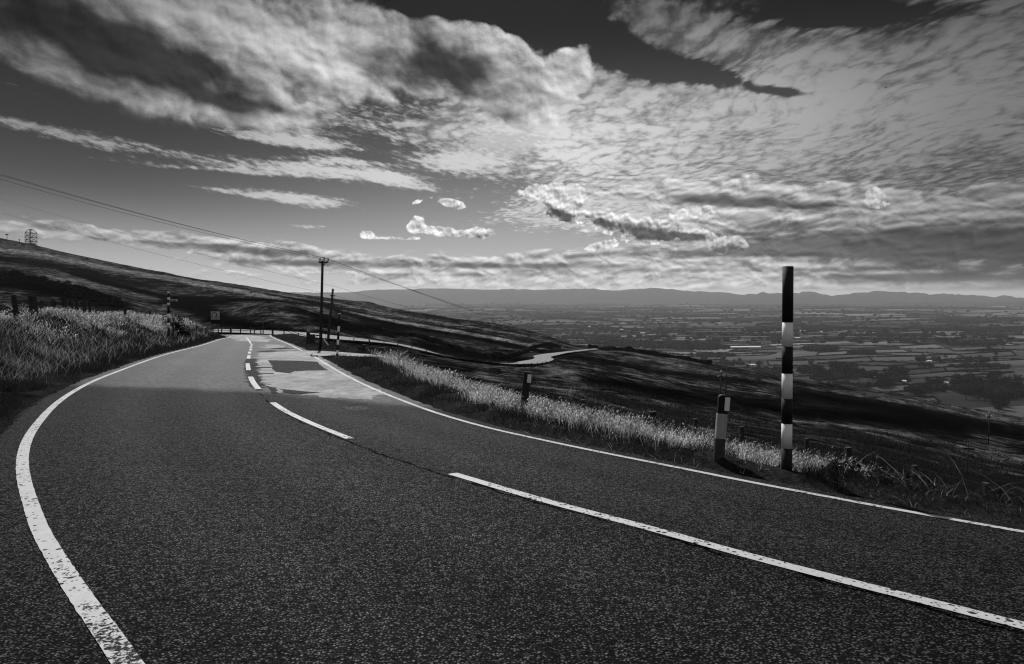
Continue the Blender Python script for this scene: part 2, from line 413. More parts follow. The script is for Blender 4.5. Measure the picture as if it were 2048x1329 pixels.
M_lower = asphalt('sheen_pale_asphalt', 0.22, 0.7, 0.3, 0.4, 0.8)  # lower road: low-angle sun sheen put into the pale base colour

def paint_mat():
    m, b = new_mat('road_paint'); g = geo()
    a = voronoi(g, 22, 'F1'); r = sep(voronoi(g, 22, 'F1', out=1).v)[0]
    a2 = voronoi(g, 47, 'F1'); r2 = sep(voronoi(g, 47, 'F1', out=1).v)[1]; cl = noise(g, 1.4, 3, 0.6)
    chips = (ss(a, 0.50, 0.40) * ss(r + (cl - 0.5) * 0.9, 0.84, 0.88)).max(ss(a2, 0.52, 0.40) * ss(r2 + (cl - 0.5) * 1.2, 0.86, 0.90))
    wear = vattr('wear')
    n = noise(scaled(g, 1, 1, 1), 42, 4, 0.65); nb = noise(g, 7, 3, 0.6)
    worn = ss(n + (nb - 0.5) * 0.5 + wear * 0.42, 0.80, 0.88)
    t = chips.max(worn).clamp()
    grey(b, mixf(0.38 + (noise(g, 12, 3, 0.6) - 0.5) * 0.18, 0.02, t))
    put(b, 'Roughness', 0.6); put(b, 'Specular IOR Level', mixf(0.35, 0.02, t))
    bump(b, 1.0 - t + noise(g, 60, 3, 0.7) * 0.5, 0.6, 0.004)
    return m
M_paint = paint_mat()

def turf_mat():
    m, b = new_mat('turf'); g = geo()
    n1 = noise(g, 0.8, 5, 0.6); n2_ = noise(g, 9, 5, 0.7); n3 = noise(g, 0.12, 3, 0.5)
    c = mixf(0.006, 0.035, ss(n1 * 0.5 + n2_ * 0.5, 0.36, 0.66)) * mixf(0.7, 1.3, n3)
    gr = vattr('grit')
    gv = voronoi(g, 30, out=1)
    c = mixf(c, 0.006 + 0.035 * sep(gv.v)[0] ** 3, gr.clamp())
    grey(b, c); put(b, 'Roughness', 1.0); put(b, 'Specular IOR Level', 0.0)
    bump(b, n2_ + n1, 0.9, 0.06)
    return m
M_turf = turf_mat()

def moor_mat():
    m, b = new_mat('moorland'); g = geo()
    pale = vattr('pale')
    x, y, z = sep(g)
    st = vec(x * 0.75 + y * 0.05, y * 0.48 - x * 0.16, z * 0.5)
    n1 = noise(st, 0.02, 5, 0.6); n2_ = noise(st, 0.10, 6, 0.7); n3 = noise(g, 0.9, 6, 0.75); n4 = noise(st, 0.35, 5, 0.7); n5 = noise(g, 3.0, 3, 0.7)
    n6 = noise(st, 0.16, 6, 0.8)
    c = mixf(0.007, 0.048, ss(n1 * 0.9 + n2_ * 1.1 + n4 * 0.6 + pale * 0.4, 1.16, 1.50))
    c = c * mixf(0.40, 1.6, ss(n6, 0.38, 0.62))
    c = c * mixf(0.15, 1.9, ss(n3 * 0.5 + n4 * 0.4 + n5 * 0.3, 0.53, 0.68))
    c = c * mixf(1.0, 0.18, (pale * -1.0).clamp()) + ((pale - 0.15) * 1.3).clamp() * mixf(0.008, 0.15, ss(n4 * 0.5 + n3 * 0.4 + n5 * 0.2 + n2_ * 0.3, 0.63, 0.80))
    grey(b, c); put(b, 'Roughness', 1.0); put(b, 'Specular IOR Level', 0.0)
    bump(b, n3 * 0.6 + n5 * 0.2 + n4 * 0.9, 0.9, 0.7)
    return m
M_moor = moor_mat()

# ================================================================ near ground: road, verge and bank
def base_z(y):
    return -0.04 * y - 0.0008 * np.maximum(0, y - 80) ** 2 - 0.0 * y
def flat_hit(px, py):
    d = 1.0
    a, b = ray(px, py)
    lo, hi = 0.8, 400.0
    ds = np.linspace(lo, 130, 20000); f = EYE + b * ds - base_z(ds)
    i = np.argmax(f <= 0); return a * ds[i], ds[i]
C_px = [(2048, 1253), (1700, 1165), (1500, 1113), (1300, 1058), (1100, 1005), (905, 948), (800, 915), (700, 878), (620, 846),
        (560, 812), (520, 780), (502, 755), (497, 733), (499, 712), (502, 699), (504, 689), (500, 681), (492, 674)]
Cw = [flat_hit(*p) for p in C_px]
d0 = np.array(Cw[0]) - np.array(Cw[1]); d0 /= np.linalg.norm(d0)
Cw = [tuple(np.array(Cw[0]) + d0 * 30), tuple(np.array(Cw[0]) + d0 * 8)] + Cw
e = np.array(Cw[-1])
Cw += [tuple(e + np.array((-6, 10.0))), tuple(e + np.array((-8, 26.0)))]
Cc = catmull(Cw, 4)
def G0(x, y):
    u, _ = poly_dist(x, y, Cc)
    c = 0.07 - 0.05 * sstep(y, 12, 40)
    return base_z(y) - c * np.clip(u, 0, 3.6) 
def g0_hit(px, py):
    a, b = ray(px, py)
    ds = np.exp(np.linspace(math.log(1.5), math.log(125), 6000))
    f = EYE + b * ds - G0(a * ds, ds)
    i = np.argmax(f <= 0)
    t = f[i - 1] / (f[i - 1] - f[i]); d = ds[i - 1] + t * (ds[i] - ds[i - 1])
    return a * d, d
R_px = [(2048, 1065), (1700, 1003), (1500, 965), (1400, 945), (1300, 925), (1200, 905), (1100, 884), (1000, 862), (900, 835),
        (800, 800), (740, 775), (680, 745), (650, 727), (625, 712), (600, 700), (580, 690), (560, 682), (542, 674), (531, 670)]
Rw = [g0_hit(*p) for p in R_px]
d0r = np.array(Rw[0]) - np.array(Rw[1]); d0r /= np.linalg.norm(d0r)
Rw = [tuple(np.array(Rw[0]) + d0r * 28), tuple(np.array(Rw[0]) + d0r * 8)] + Rw
e = np.array(Rw[-1]); Rw += [tuple(e + np.array((-5, 10.0))), tuple(e + np.array((-7, 26.0)))]
Rc = catmull(Rw, 4)
L_px = [(255, 1329), (215, 1270), (165, 1200), (120, 1130), (85, 1070), (62, 1010), (48, 960), (45, 920), (55, 880), (80, 842),
        (120, 802), (170, 771), (250, 738), (330, 710), (400, 692), (437, 680), (452, 672)]
Lw = [flat_hit(*p) for p in L_px]
d0l = np.array(Lw[0]) - np.array(Lw[1]); d0l /= np.linalg.norm(d0l)
Lw = [tuple(np.array(Lw[0]) + d0l * 30), tuple(np.array(Lw[0]) + d0l * 8), tuple(np.array(Lw[0]) + d0l * 3)] + Lw
e = np.array(Lw[-1]); Lw += [tuple(e + np.array((-8, 8.0))), tuple(e + np.array((-16, 22.0)))]
Lc = catmull(Lw, 4)

LAYw = [g0_hit(*p) for p in [(600, 702), (640, 702.5), (690, 705.5), (740, 709.5), (800, 716), (745, 715.2), (700, 713), (664, 711.5), (636, 713), (618, 711)]]
def inpoly(x, y, poly):
    c = np.zeros(np.shape(x), bool); n = len(poly); j = n - 1
    for i in range(n):
        xi, yi = poly[i]; xj, yj = poly[j]
        if abs(yj - yi) > 1e-9: c ^= ((yi > y) != (yj > y)) & (x < (xj - xi) * (y - yi) / (yj - yi) + xi)
        j = i
    return c
def laydist(x, y):
    d, _ = poly_dist(x, y, LAYw + [LAYw[0]]); d = np.abs(d)
    return np.where(inpoly(x, y, LAYw), -d, d)
def marginL(y, x):                        # asphalt outside the left line
    return 0.35 + 2.6 * sstep(-np.hypot(x, y), -9.5, -3.0)
def G(x, y, parts=False):
    x = np.atleast_1d(np.asarray(x, float)); y = np.atleast_1d(np.asarray(y, float)); x, y = np.broadcast_arrays(x, y)
    z = G0(x, y)
    v, _ = poly_dist(x, y, Rc)            # >0: beyond the right line
    w, _ = poly_dist(x, y, Lc); w = -w    # >0: beyond the left line
    r = np.hypot(x, y)
    # right verge
    vf = 1.2 + np.clip((y - 8) * 0.075, 0, 2.2)
    fall = np.maximum(0, v - vf)
    rise = -(0.30 + 0.55 * sstep(y, 16, 36)) * sstep(v - vf, -0.7, 1.2) * sstep(y, 2, 9) + 0.10 * sstep(v, 0.55, 1.1) - 0.05 * sstep(v, 0.30, 0.5) * (1 - sstep(v, 0.55, 0.9))
    nz = fbm(x * 0.5, y * 0.5, 4, 5) * 0.30 * sstep(v, 0.5, 3.0) + fbm(x * 2.5, y * 2.5, 3, 9) * 0.09 * sstep(v, 0.45, 1.0)
    zr = rise + nz - 0.20 * fall - 0.016 * np.minimum(fall, 30) ** 2
    # the lay-by: keep it level
    lay = np.ones_like(x)
    ml = (y > 25) & (y < 75) & (v > 0) & (v < 22)
    if ml.any(): lay[ml] = sstep(laydist(x[ml], y[ml]), 0.0, 1.2)
    z = z + np.where((v > 0.25) & ((x > -60) | (y < 0)), zr * lay, 0)
    # left bank
    m = marginL(y, x)
    q = np.where((x < 0.6) | (y < -0.5), w - m, -1.0)
    H = 1.80 * (1 - 0.55 * sstep(y, 70, 92)) * (0.55 + 0.45 * sstep(r, 6, 16))
    Wd = 5.0
    nb = (fbm(x * 0.35, y * 0.35, 4, 21) * 0.7 + fbm(x * 2.0, y * 2.0, 3, 25) * 0.12)
    zl = -0.05 * sstep(q, 0, 0.15) + H * sstep(q, 0.1, Wd) + nb * sstep(q, 0.2, 3.0) * (0.5 + 0.5 * sstep(r, 8, 25)) + 0.01 * np.maximum(q - Wd, 0) - 0.10 * np.maximum(q - 14, 0)
    z = z + np.where(q > 0, zl, 0)
    if parts: return z, v, w, q
    return z

# ================================================================ far hillside: a height field fitted in polar coordinates
FP = []
def add(px, *l):
    for py, d in l: FP.append((px, py, d))
add(2500, (1120, 18), (975, 60), (905, 140), (860, 350), (900, 600))
add(2048, (1035, 18), (950, 70), (890, 140), (860, 220), (836, 380), (870, 620))
add(1800, (990, 18), (905, 70), (850, 140), (820, 230), (796, 390), (830, 640))
add(1600, (945, 18), (870, 70), (820, 140), (785, 250), (760, 400), (800, 640))
add(1450, (910, 20), (850, 70), (810, 130), (765, 250), (734, 420), (775, 660))
add(1300, (885, 22), (825, 70), (775, 140), (740, 260), (712, 430), (760, 660))
add(1200, (862, 22), (795, 70), (750, 140), (715, 270), (698, 440), (750, 660))
add(1130, (840, 24), (782, 72), (738, 150), (706, 290), (688, 470), (740, 680))
add(1080, (825, 25), (775, 72), (737, 140), (727, 175), (714, 230), (700, 290), (668, 480), (730, 690))
add(1000, (800, 30), (760, 80), (735, 140), (727, 168), (717, 210), (700, 280), (682, 360), (650, 530), (710, 740))
add(900, (775, 40), (738, 95), (720, 148), (712, 172), (700, 210), (675, 300), (660, 400), (635, 590), (700, 800))
add(800, (745, 60), (710, 110), (695, 150), (688, 170), (672, 230), (655, 320), (642, 430), (620, 650), (690, 880))
add(700, (715, 75), (688, 115), (680, 140), (676, 158), (664, 185), (655, 220), (640, 300), (626, 450), (606, 700), (670, 950))
add(600, (700, 80), (680, 115), (674, 140), (667, 155), (640, 178), (612, 215), (622, 262), (604, 420), (588, 770), (650, 1050))
add(500, (700, 80), (682, 115), (672, 135), (664, 150), (632, 180), (606, 222), (622, 275), (588, 450), (572, 820), (640, 1100))
add(430, (700, 80), (680, 120), (668, 145), (650, 185), (632, 225), (640, 262), (600, 420), (562, 850), (630, 1150))
add(350, (700, 80), (680, 110), (660, 160), (642, 230), (620, 300), (585, 450), (550, 860), (620, 1150))
add(200, (700, 70), (660, 130), (622, 200), (590, 290), (558, 450), (518, 880), (600, 1200))
add(0, (700, 60), (640, 120), (590, 190), (555, 290), (520, 450), (476, 900), (560, 1250))
add(-350, (700, 50), (620, 110), (560, 180), (520, 280), (470, 450), (405, 900), (500, 1300))
FP = np.array(FP, float)
U = np.stack([FP[:, 0] / 260.0, np.log(FP[:, 2]) * 2.2], 1)
def tps(r2): return 0.5 * r2 * np.log(r2 + 1e-12)
n = len(FP); K = tps(((U[:, None] - U[None]) ** 2).sum(-1)) + np.eye(n) * 0.004
Pm = np.hstack([np.ones((n, 1)), U])
Amat = np.block([[K, Pm], [Pm.T, np.zeros((3, 3))]])
WT = np.linalg.solve(Amat, np.concatenate([FP[:, 1], np.zeros(3)]))
def Fpy(px, d):
    px = np.asarray(px, float); q = np.stack([px / 260.0, np.log(d) * 2.2], -1).reshape(-1, 2)
    out = np.empty(len(q))
    for i in range(0, len(q), 20000):
        qq = q[i:i + 20000]
        out[i:i + 20000] = tps(((qq[:, None] - U[None]) ** 2).sum(-1)) @ WT[:n] + WT[n] + qq @ WT[n + 1:]
    return out.reshape(px.shape)
SKX = [-600, -350, 0, 62, 100, 200, 300, 400, 500, 600, 700, 739, 768, 797, 856, 914, 973, 1032, 1090, 1119, 1149, 1180, 1253, 1326, 1375, 1424, 1497, 1561, 1600, 1690, 1780, 1848, 2048, 2500]
SKY_ = [370, 405, 478, 490, 498, 520.5, 541, 560, 574, 590, 602, 604, 613, 620, 629, 638, 645, 657, 671, 681, 692, 696, 702, 714, 719, 729, 741, 755, 760, 771, 785, 799, 837, 905]
def dsky(px): return np.interp(px, [0, 600, 900, 1130, 1300, 2500], [880, 760, 590, 470, 430, 360])
_cx = np.linspace(-700, 2800, 176); _dd = np.exp(np.linspace(math.log(90), math.log(1200), 120))
_PX, _DD = np.meshgrid(_cx, _dd); _py = Fpy(_PX, _DD) ; _cor = np.interp(_cx, SKX, SKY_) - _py.min(0)
# lower road, in photo pixels with distance (near edge follows the hairpin down the valley side)
LR = [(420, 661, 150), (500, 663, 148), (560, 666, 146), (620, 670, 144), (680, 676, 144), (740, 681.5, 146), (800, 690, 150), (850, 701, 152), (900, 713.5, 155),
      (950, 722, 159), (1000, 727, 165), (1040, 727, 172), (1072, 723, 182), (1088, 718, 200), (1084, 713.5, 222), (1100, 709.5, 250), (1130, 705, 285), (1160, 701.5, 330), (1200, 697.5, 400)]
LRw = catmull([tuple(P(*p)) for p in LR], 8)
LRw = resample(LRw, 2.0)
def Fz(px, d, noise_on=True):
    pyc = Fpy(px, d) + np.interp(px, _cx, _cor) * sstep(d / dsky(px), 0.45, 0.85)
    z = EYE + (YH - pyc) / FPX * d
    x = (px - 1024) / FPX * d
    k = sstep(d, 25, 120)
    z = z + k * (fbm(x / 70, d / 45, 4, 41) * 2.6 * sstep(d, 120, 350) * (1 - 0.75 * sstep(d / dsky(px), 0.7, 0.95)) + fbm(x / 18 + d * .01, d / 14, 4, 47) * 0.9)
    return z
def F_world(x, y):
    px = 1024 + x / y * FPX
    z = Fz(px, y)
    dd, pos = poly_dist(x, y, LRw[:, :2])
    s = np.concatenate([[0], np.cumsum(np.hypot(*(LRw[1:, :2] - LRw[:-1, :2]).T))])
    rz = np.interp(pos, s, LRw[:, 2])
    a = np.abs(dd)
    t = 1 - sstep(a, 4.2, 14.0)
    z = z * (1 - t) + (rz - 0.25 - 0.12 * np.clip(dd, -4, 5)) * t
    lim = rz - 0.75 + 0.035 * np.maximum(a - 4, 0)
    return np.where((dd > 0) & (a < 60) & (y > 60), np.minimum(z, lim + 2.0 * sstep(a, 40, 60)), z)

def simple(name, alb, rough=0.7, spec=0.3, var=0.3, scale=8.0, bmp=0.0, metal=0.0, stretch=(1, 1, 1)):
    m, b = new_mat(name); c = scaled(obj_co(), *stretch)
    n = noise(c, scale, 4, 0.65)
    grey(b, alb * (1.0 + (n - 0.5) * 2.0 * var)); put(b, 'Roughness', rough); put(b, 'Specular IOR Level', spec); put(b, 'Metallic', metal)
    if bmp: bump(b, n, 0.6, bmp)
    return m
M_wood = simple('weathered_wood', 0.030, 0.8, 0.2, 0.5, 14, 0.01, 0, (1, 1, .15))
M_blackp = simple('black_paint', 0.008, 0.7, 0.25, 0.4, 6, 0.001)
M_whitep = simple('white_paint', 0.80, 0.5, 0.4, 0.22, 9, 0.001, 0, (1, 1, .25))
M_greyp = simple('grey_weathered_paint', 0.34, 0.6, 0.3, 0.5, 18, 0.002, 0, (1, 1, .3))
M_reflector = simple('white_reflector', 0.75, 0.3, 0.6, 0.06, 30)
M_steel = simple('dark_steel', 0.05, 0.5, 0.5, 0.3, 3)
M_wire = simple('wire_metal', 0.03, 0.55, 0.3, 0.1, 3)
M_porc = simple('porcelain', 0.7, 0.15, 0.8, 0.05, 3)
M_stone = None
def stone_mat(name, alb):
    m, b = new_mat(name); g = geo()
    v = voronoi(g, 2.2, 'F1'); r = sep(voronoi(g, 2.2, 'F1', out=1).v)[0]; n = noise(g, 6, 4, 0.7)
    grey(b, alb * (0.35 + r * 1.1) * (0.6 + n * 0.8) * ss(v, 0.75, 0.45).max(0.3)); put(b, 'Roughness', 1.0); put(b, 'Specular IOR Level', 0.0)
    bump(b, ss(v, 0.7, 0.2) + n * 0.4, 1.0, 0.15); return m
M_stone = stone_mat('dry_stone', 0.022)
M_rockw = simple('pale_stone', 0.85, 0.8, 0.2, 0.3, 12, 0.01)
def leafy(name, a0, a1, tr, scale=3.0, pw=1.0):
    m, b = new_mat(name); nt_ = m.node_tree; g = geo()
    ri = X(nt_.nodes.new('ShaderNodeNewGeometry').outputs['Random Per Island'])
    n = noise(g, scale, 3, 0.6)
    c = mixf(a0, a1, ((ri * 0.75 + (n - 0.5) * 1.1).clamp()) ** pw)
    cc = nt_.nodes.new('ShaderNodeCombineColor')
    for i in range(3): nt_.links.new(c.v, cc.inputs[i])
    df = nt_.nodes.new('ShaderNodeBsdfDiffuse'); tl = nt_.nodes.new('ShaderNodeBsdfTranslucent'); mx_ = nt_.nodes.new('ShaderNodeMixShader')
    nt_.links.new(cc.outputs[0], df.inputs[0]); nt_.links.new(cc.outputs[0], tl.inputs[0]); mx_.inputs[0].default_value = tr
    nt_.links.new(df.outputs[0], mx_.inputs[1]); nt_.links.new(tl.outputs[0], mx_.inputs[2])
    nt_.links.new(mx_.outputs[0], nt_.nodes['Material Output'].inputs[0]); return m
M_pale = leafy('seeding_grass', 0.02, 1.0, 0.72, 2.4, 1.5)
M_green = leafy('dark_grass', 0.006, 0.055, 0.35, 2.0)
M_leaf = leafy('tree_leaves', 0.003, 0.018, 0.3, 0.3)
M_dead = leafy('dead_stalks', 0.10, 0.7, 0.3, 3.0)
M_bark = simple('bark', 0.03, 0.9, 0.1, 0.4, 10, 0.02)

def HH(x, y):
    x = np.asarray(x, float); y = np.asarray(y, float)
    g = G(x, y); ok = y > 14
    f = np.where(ok, F_world(np.where(ok, x, 0), np.where(ok, y, 20.0)), -999)
    return np.maximum(g, f)
def HF(x, y): return F_world(np.asarray(x, float), np.asarray(y, float))
def hit(px, py, fn=None, lo=4, hi=1200, n=3000):
    a, b = ray(px, py); ds = np.exp(np.linspace(math.log(lo), math.log(hi), n))
    f = EYE + b * ds - (fn or HH)(a * ds, ds)
    i = int(np.argmax(f <= 0))
    if f[i] > 0: return None
    i = max(i, 1); t = f[i - 1] / (f[i - 1] - f[i] + 1e-12); d = ds[i - 1] + t * (ds[i] - ds[i - 1])
    return a * d, d, EYE + b * d
# ================================================================ build the near ground
def near_ground():
    nr, nc = 430, 520
    ang = np.radians(np.concatenate([np.linspace(-100, -45, 60)[:-1], np.linspace(-45, 45, 400), np.linspace(45, 100, 62)[1:]]))
    nc = len(ang)
    r = np.exp(np.linspace(math.log(0.7), math.log(150), nr))
    R, Aa = np.meshgrid(r, ang, indexing='ij')
    x = R * np.sin(Aa); y = R * np.cos(Aa)
    z, v, w, q = G(x, y, True)
    inside = (v < 0.30) & (w < marginL(y, x) - 0.05)
    lay = laybymask(x, y)
    z = z - 0.06 * (1 - sstep(np.maximum(v - 0.33, w - marginL(y, x)), -0.12, 0.03))
    grit = np.clip((1 - sstep(v, 0.3, 0.9)) * (v > 0) + (1 - sstep(q, 0.1, 0.5)) * (w > 0) + lay, 0, 1)
    o = new_mesh('ground', np.stack([x, y, z], -1).reshape(-1, 3), grid_faces(nr, nc)[:, ::-1], M_turf)
    attr(o, 'grit', grit)
    return tag(o, kind='structure')
def laybymask(x, y):
    m = (y > 25) & (y < 75); o = np.zeros_like(x); o[m] = (laydist(x[m], y[m]) < 0.3); return o

def strip_between(A, B, n_s, n_t, name, mat, lift, zfun=None, ext=(0, 0)):
    """surface between two plan polylines matched by fraction"""
    A = np.asarray(A); B = np.asarray(B)
    t = np.linspace(0, 1, n_t)[None, :, None]
    D = B - A; Ld = np.linalg.norm(D, axis=1, keepdims=True); D = D / np.maximum(Ld, 1e-6)
    A2 = A - D * np.asarray(ext[0]).reshape(-1, 1); B2 = B + D * np.asarray(ext[1]).reshape(-1, 1)
    Pq = A2[:, None] * (1 - t) + B2[:, None] * t
    x, y = Pq[..., 0], Pq[..., 1]
    z = G(x, y) if zfun is None else zfun(x, y)
    o = new_mesh(name, np.stack([x, y, z + lift], -1).reshape(-1, 3), grid_faces(len(A), n_t)[:, ::-1], mat)
    return o

ground = near_ground()
# road sheet built directly from the two edge lines on a ground-parallel polar grid
def road_polar():
    nr, nc = 520, 700
    ang = np.radians(np.linspace(-96, 96, nc)); r = np.exp(np.linspace(math.log(0.7), math.log(118), nr))
    R, Aa = np.meshgrid(r, ang, indexing='ij'); x = R * np.sin(Aa); y = R * np.cos(Aa)
    v, _ = poly_dist(x, y, Rc); w, _ = poly_dist(x, y, Lc); w = -w
    jag = fbm(x * 3, y * 3, 3, 77) * 0.16
    ed_ = np.maximum(v - 0.33, w - marginL(y, x)) + jag * 0.6
    keep = ed_ < 0.7
    z = G0(x, y) - 0.30 * sstep(ed_, 0.0, 0.45)
    idx = -np.ones(x.size, int); F = grid_faces(nr, nc)
    kf = keep.ravel()[F].all(1); F = F[kf]; used = np.unique(F); idx[used] = np.arange(len(used))
    V = np.stack([x, y, z], -1).reshape(-1, 3)[used]
    u, _ = poly_dist(V[:, 0], V[:, 1], Cc)
    o = new_mesh('road', V, idx[F][:, ::-1], M_road); attr(o, 'across', u); tag(o, kind='structure'); return o
road = road_polar()

def far_hill():
    pxs = np.linspace(-700, 2800, 620)
    ds = np.exp(np.concatenate([np.linspace(math.log(13), math.log(120), 90)[:-1], np.linspace(math.log(120), math.log(320), 190)[:-1], np.linspace(math.log(320), math.log(1500), 150)]))
    D, PX = np.meshgrid(ds, pxs, indexing='ij')
    x = (PX - 1024) / FPX * D
    z = F_world(x, D)
    near = D < 100
    gz, v, w, q = G(x[near], D[near], True)
    k = (1 - sstep(v, 5, 11)) * (1 - sstep(q, 14, 26))
    z[near] = z[near] - k * np.maximum(0, z[near] - (gz - 0.3))
    py = YH - (z - EYE) / D * FPX
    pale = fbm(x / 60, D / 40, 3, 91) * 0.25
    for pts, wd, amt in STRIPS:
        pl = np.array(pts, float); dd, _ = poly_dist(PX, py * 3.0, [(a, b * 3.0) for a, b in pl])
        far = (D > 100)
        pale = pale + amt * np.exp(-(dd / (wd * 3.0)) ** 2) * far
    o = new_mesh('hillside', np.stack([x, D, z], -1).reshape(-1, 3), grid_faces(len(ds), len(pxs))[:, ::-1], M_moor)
    attr(o, 'pale', pale); return tag(o, kind='structure')
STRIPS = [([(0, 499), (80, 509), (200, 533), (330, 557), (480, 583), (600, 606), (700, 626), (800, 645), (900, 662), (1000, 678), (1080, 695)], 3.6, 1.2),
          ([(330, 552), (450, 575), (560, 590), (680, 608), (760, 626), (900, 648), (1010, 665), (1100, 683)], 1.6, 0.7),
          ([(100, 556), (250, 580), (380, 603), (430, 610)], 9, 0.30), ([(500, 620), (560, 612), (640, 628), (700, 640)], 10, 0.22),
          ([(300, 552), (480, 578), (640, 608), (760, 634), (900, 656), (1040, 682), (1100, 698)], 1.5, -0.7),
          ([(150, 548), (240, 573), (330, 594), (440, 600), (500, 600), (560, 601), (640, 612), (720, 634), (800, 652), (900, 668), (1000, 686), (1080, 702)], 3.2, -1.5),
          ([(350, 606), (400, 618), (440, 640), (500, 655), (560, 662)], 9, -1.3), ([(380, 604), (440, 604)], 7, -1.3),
          ([(650, 640), (700, 655), (780, 662)], 9, -1.2), ([(840, 690), (960, 718), (1040, 720)], 6, -0.8), ([(-100, 556), (60, 572), (150, 594), (240, 612)], 7, -1.3),  # dark strip by the curved wall puts the bank's shadow into the colour
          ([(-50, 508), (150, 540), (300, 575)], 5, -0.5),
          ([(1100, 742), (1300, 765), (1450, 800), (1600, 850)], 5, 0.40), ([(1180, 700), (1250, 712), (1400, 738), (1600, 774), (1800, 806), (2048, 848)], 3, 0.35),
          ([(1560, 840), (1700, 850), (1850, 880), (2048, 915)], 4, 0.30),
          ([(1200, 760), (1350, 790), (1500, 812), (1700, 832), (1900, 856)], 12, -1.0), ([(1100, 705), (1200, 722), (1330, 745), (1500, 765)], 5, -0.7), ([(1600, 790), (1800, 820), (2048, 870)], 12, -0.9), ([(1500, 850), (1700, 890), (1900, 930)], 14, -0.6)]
hill = far_hill()

# the lower road
def ribbon(name, pl, width, mat, lift, nt_=5, zf=None, tilt=0.0):
    pl = np.asarray(pl); T = np.gradient(pl[:, :2], axis=0); T /= np.linalg.norm(T, axis=1, keepdims=True)
    N = np.stack([T[:, 1], -T[:, 0]], 1)
    w = np.broadcast_to(np.asarray(width, float), (len(pl),))
    o = np.linspace(-0.5, 0.5, nt_)
    x = pl[:, None, 0] + N[:, None, 0] * o * w[:, None]; y = pl[:, None, 1] + N[:, None, 1] * o * w[:, None]
    z = np.repeat(pl[:, 2:3], nt_, 1) + lift - tilt * o[None] * w[:, None] if zf is None else zf(x, y) + lift
    return new_mesh(name, np.stack([x, y, z], -1).reshape(-1, 3), grid_faces(len(pl), nt_)[:, ::-1], mat)
_q = 1024 + LRw[:, 0] / LRw[:, 1] * FPX
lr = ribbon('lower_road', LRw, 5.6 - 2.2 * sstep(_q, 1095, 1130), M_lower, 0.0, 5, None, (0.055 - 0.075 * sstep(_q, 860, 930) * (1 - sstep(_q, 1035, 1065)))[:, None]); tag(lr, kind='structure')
# ================================================================ painted lines, patches and the lay-by on the road
def road_z(x, y):
    z = G0(x, y); return z
def mark_line(pix, width, name, n=8, wear=0.0, lift=0.006, world=None, ragged=0.0):
    pl = catmull(world if world is not None else [g0_hit(*p) for p in pix], n)
    pl = resample(pl, 0.06)
    T = np.gradient(pl, axis=0); T /= np.linalg.norm(T, axis=1, keepdims=True); N = np.stack([T[:, 1], -T[:, 0]], 1)
    w = width * np.ones(len(pl)); o = np.array([-0.5, -0.17, 0.17, 0.5])
    j = RNG.normal(0, 0.0012 + ragged, (len(pl), 4)); 
    x = pl[:, None, 0] + N[:, None, 0] * (o * w[:, None] + j * (abs(o) > .4)); y = pl[:, None, 1] + N[:, None, 1] * (o * w[:, None] + j * (abs(o) > .4))
    z = road_z(x, y) + lift
    ob = new_mesh(name, np.stack([x, y, z], -1).reshape(-1, 3), grid_faces(len(pl), 4)[:, ::-1], M_paint)
    wr = wear if callable(wear) else (lambda X_, Y_: np.full(X_.shape, float(wear)))
    attr(ob, 'wear', wr(x, y)); tag(ob, kind='structure'); return ob
mark_line(None, 0.125, 'edge_line', 1, lambda x, y: 0.95 * sstep(-np.hypot(x, y), -7.0, -3.3) - 0.20 + 0.3 * fbm(x * .8, y * .8, 2, 5), world=Lc[4 * 1:])
mark_line(None, 0.115, 'edge_line', 1, lambda x, y: 0.1 + 0.8 * fbm(x * .5, y * .5, 3, 8), world=Rc[2:])
# centre dashes (each a strip of paint)
for d in [[(905, 948), (1100, 1005), (1300, 1058), (1500, 1113), (1700, 1165), (2048, 1253), ],
          [(545, 806), (570, 822), (620, 846), (700, 878)],
          [(501, 754), (507, 766), (517, 779)], [(495, 727), (496, 734), (497, 741)], [(498, 711), (497, 718)],
          [(499, 704), (499, 708)], [(502, 698), (501, 701.5)], [(502, 693.5), (502, 696.5)], [(503, 689.5), (503, 692)],
          [(492, 675), (497, 681), (502, 688)]]:
    w = [flat_hit(*p) for p in d]
    if d[0][0] == 905:
        e1 = np.array(w[-1]); dd = e1 - np.array(w[-2]); dd /= np.linalg.norm(dd); w.append(tuple(e1 + dd * 1.6))
    mark_line(None, 0.13 if d[0][1] > 800 else 0.15, 'centre_line_dash', 5, lambda x, y: 0.1 + 0.7 * fbm(x * .7, y * .7, 3, 18), world=w)

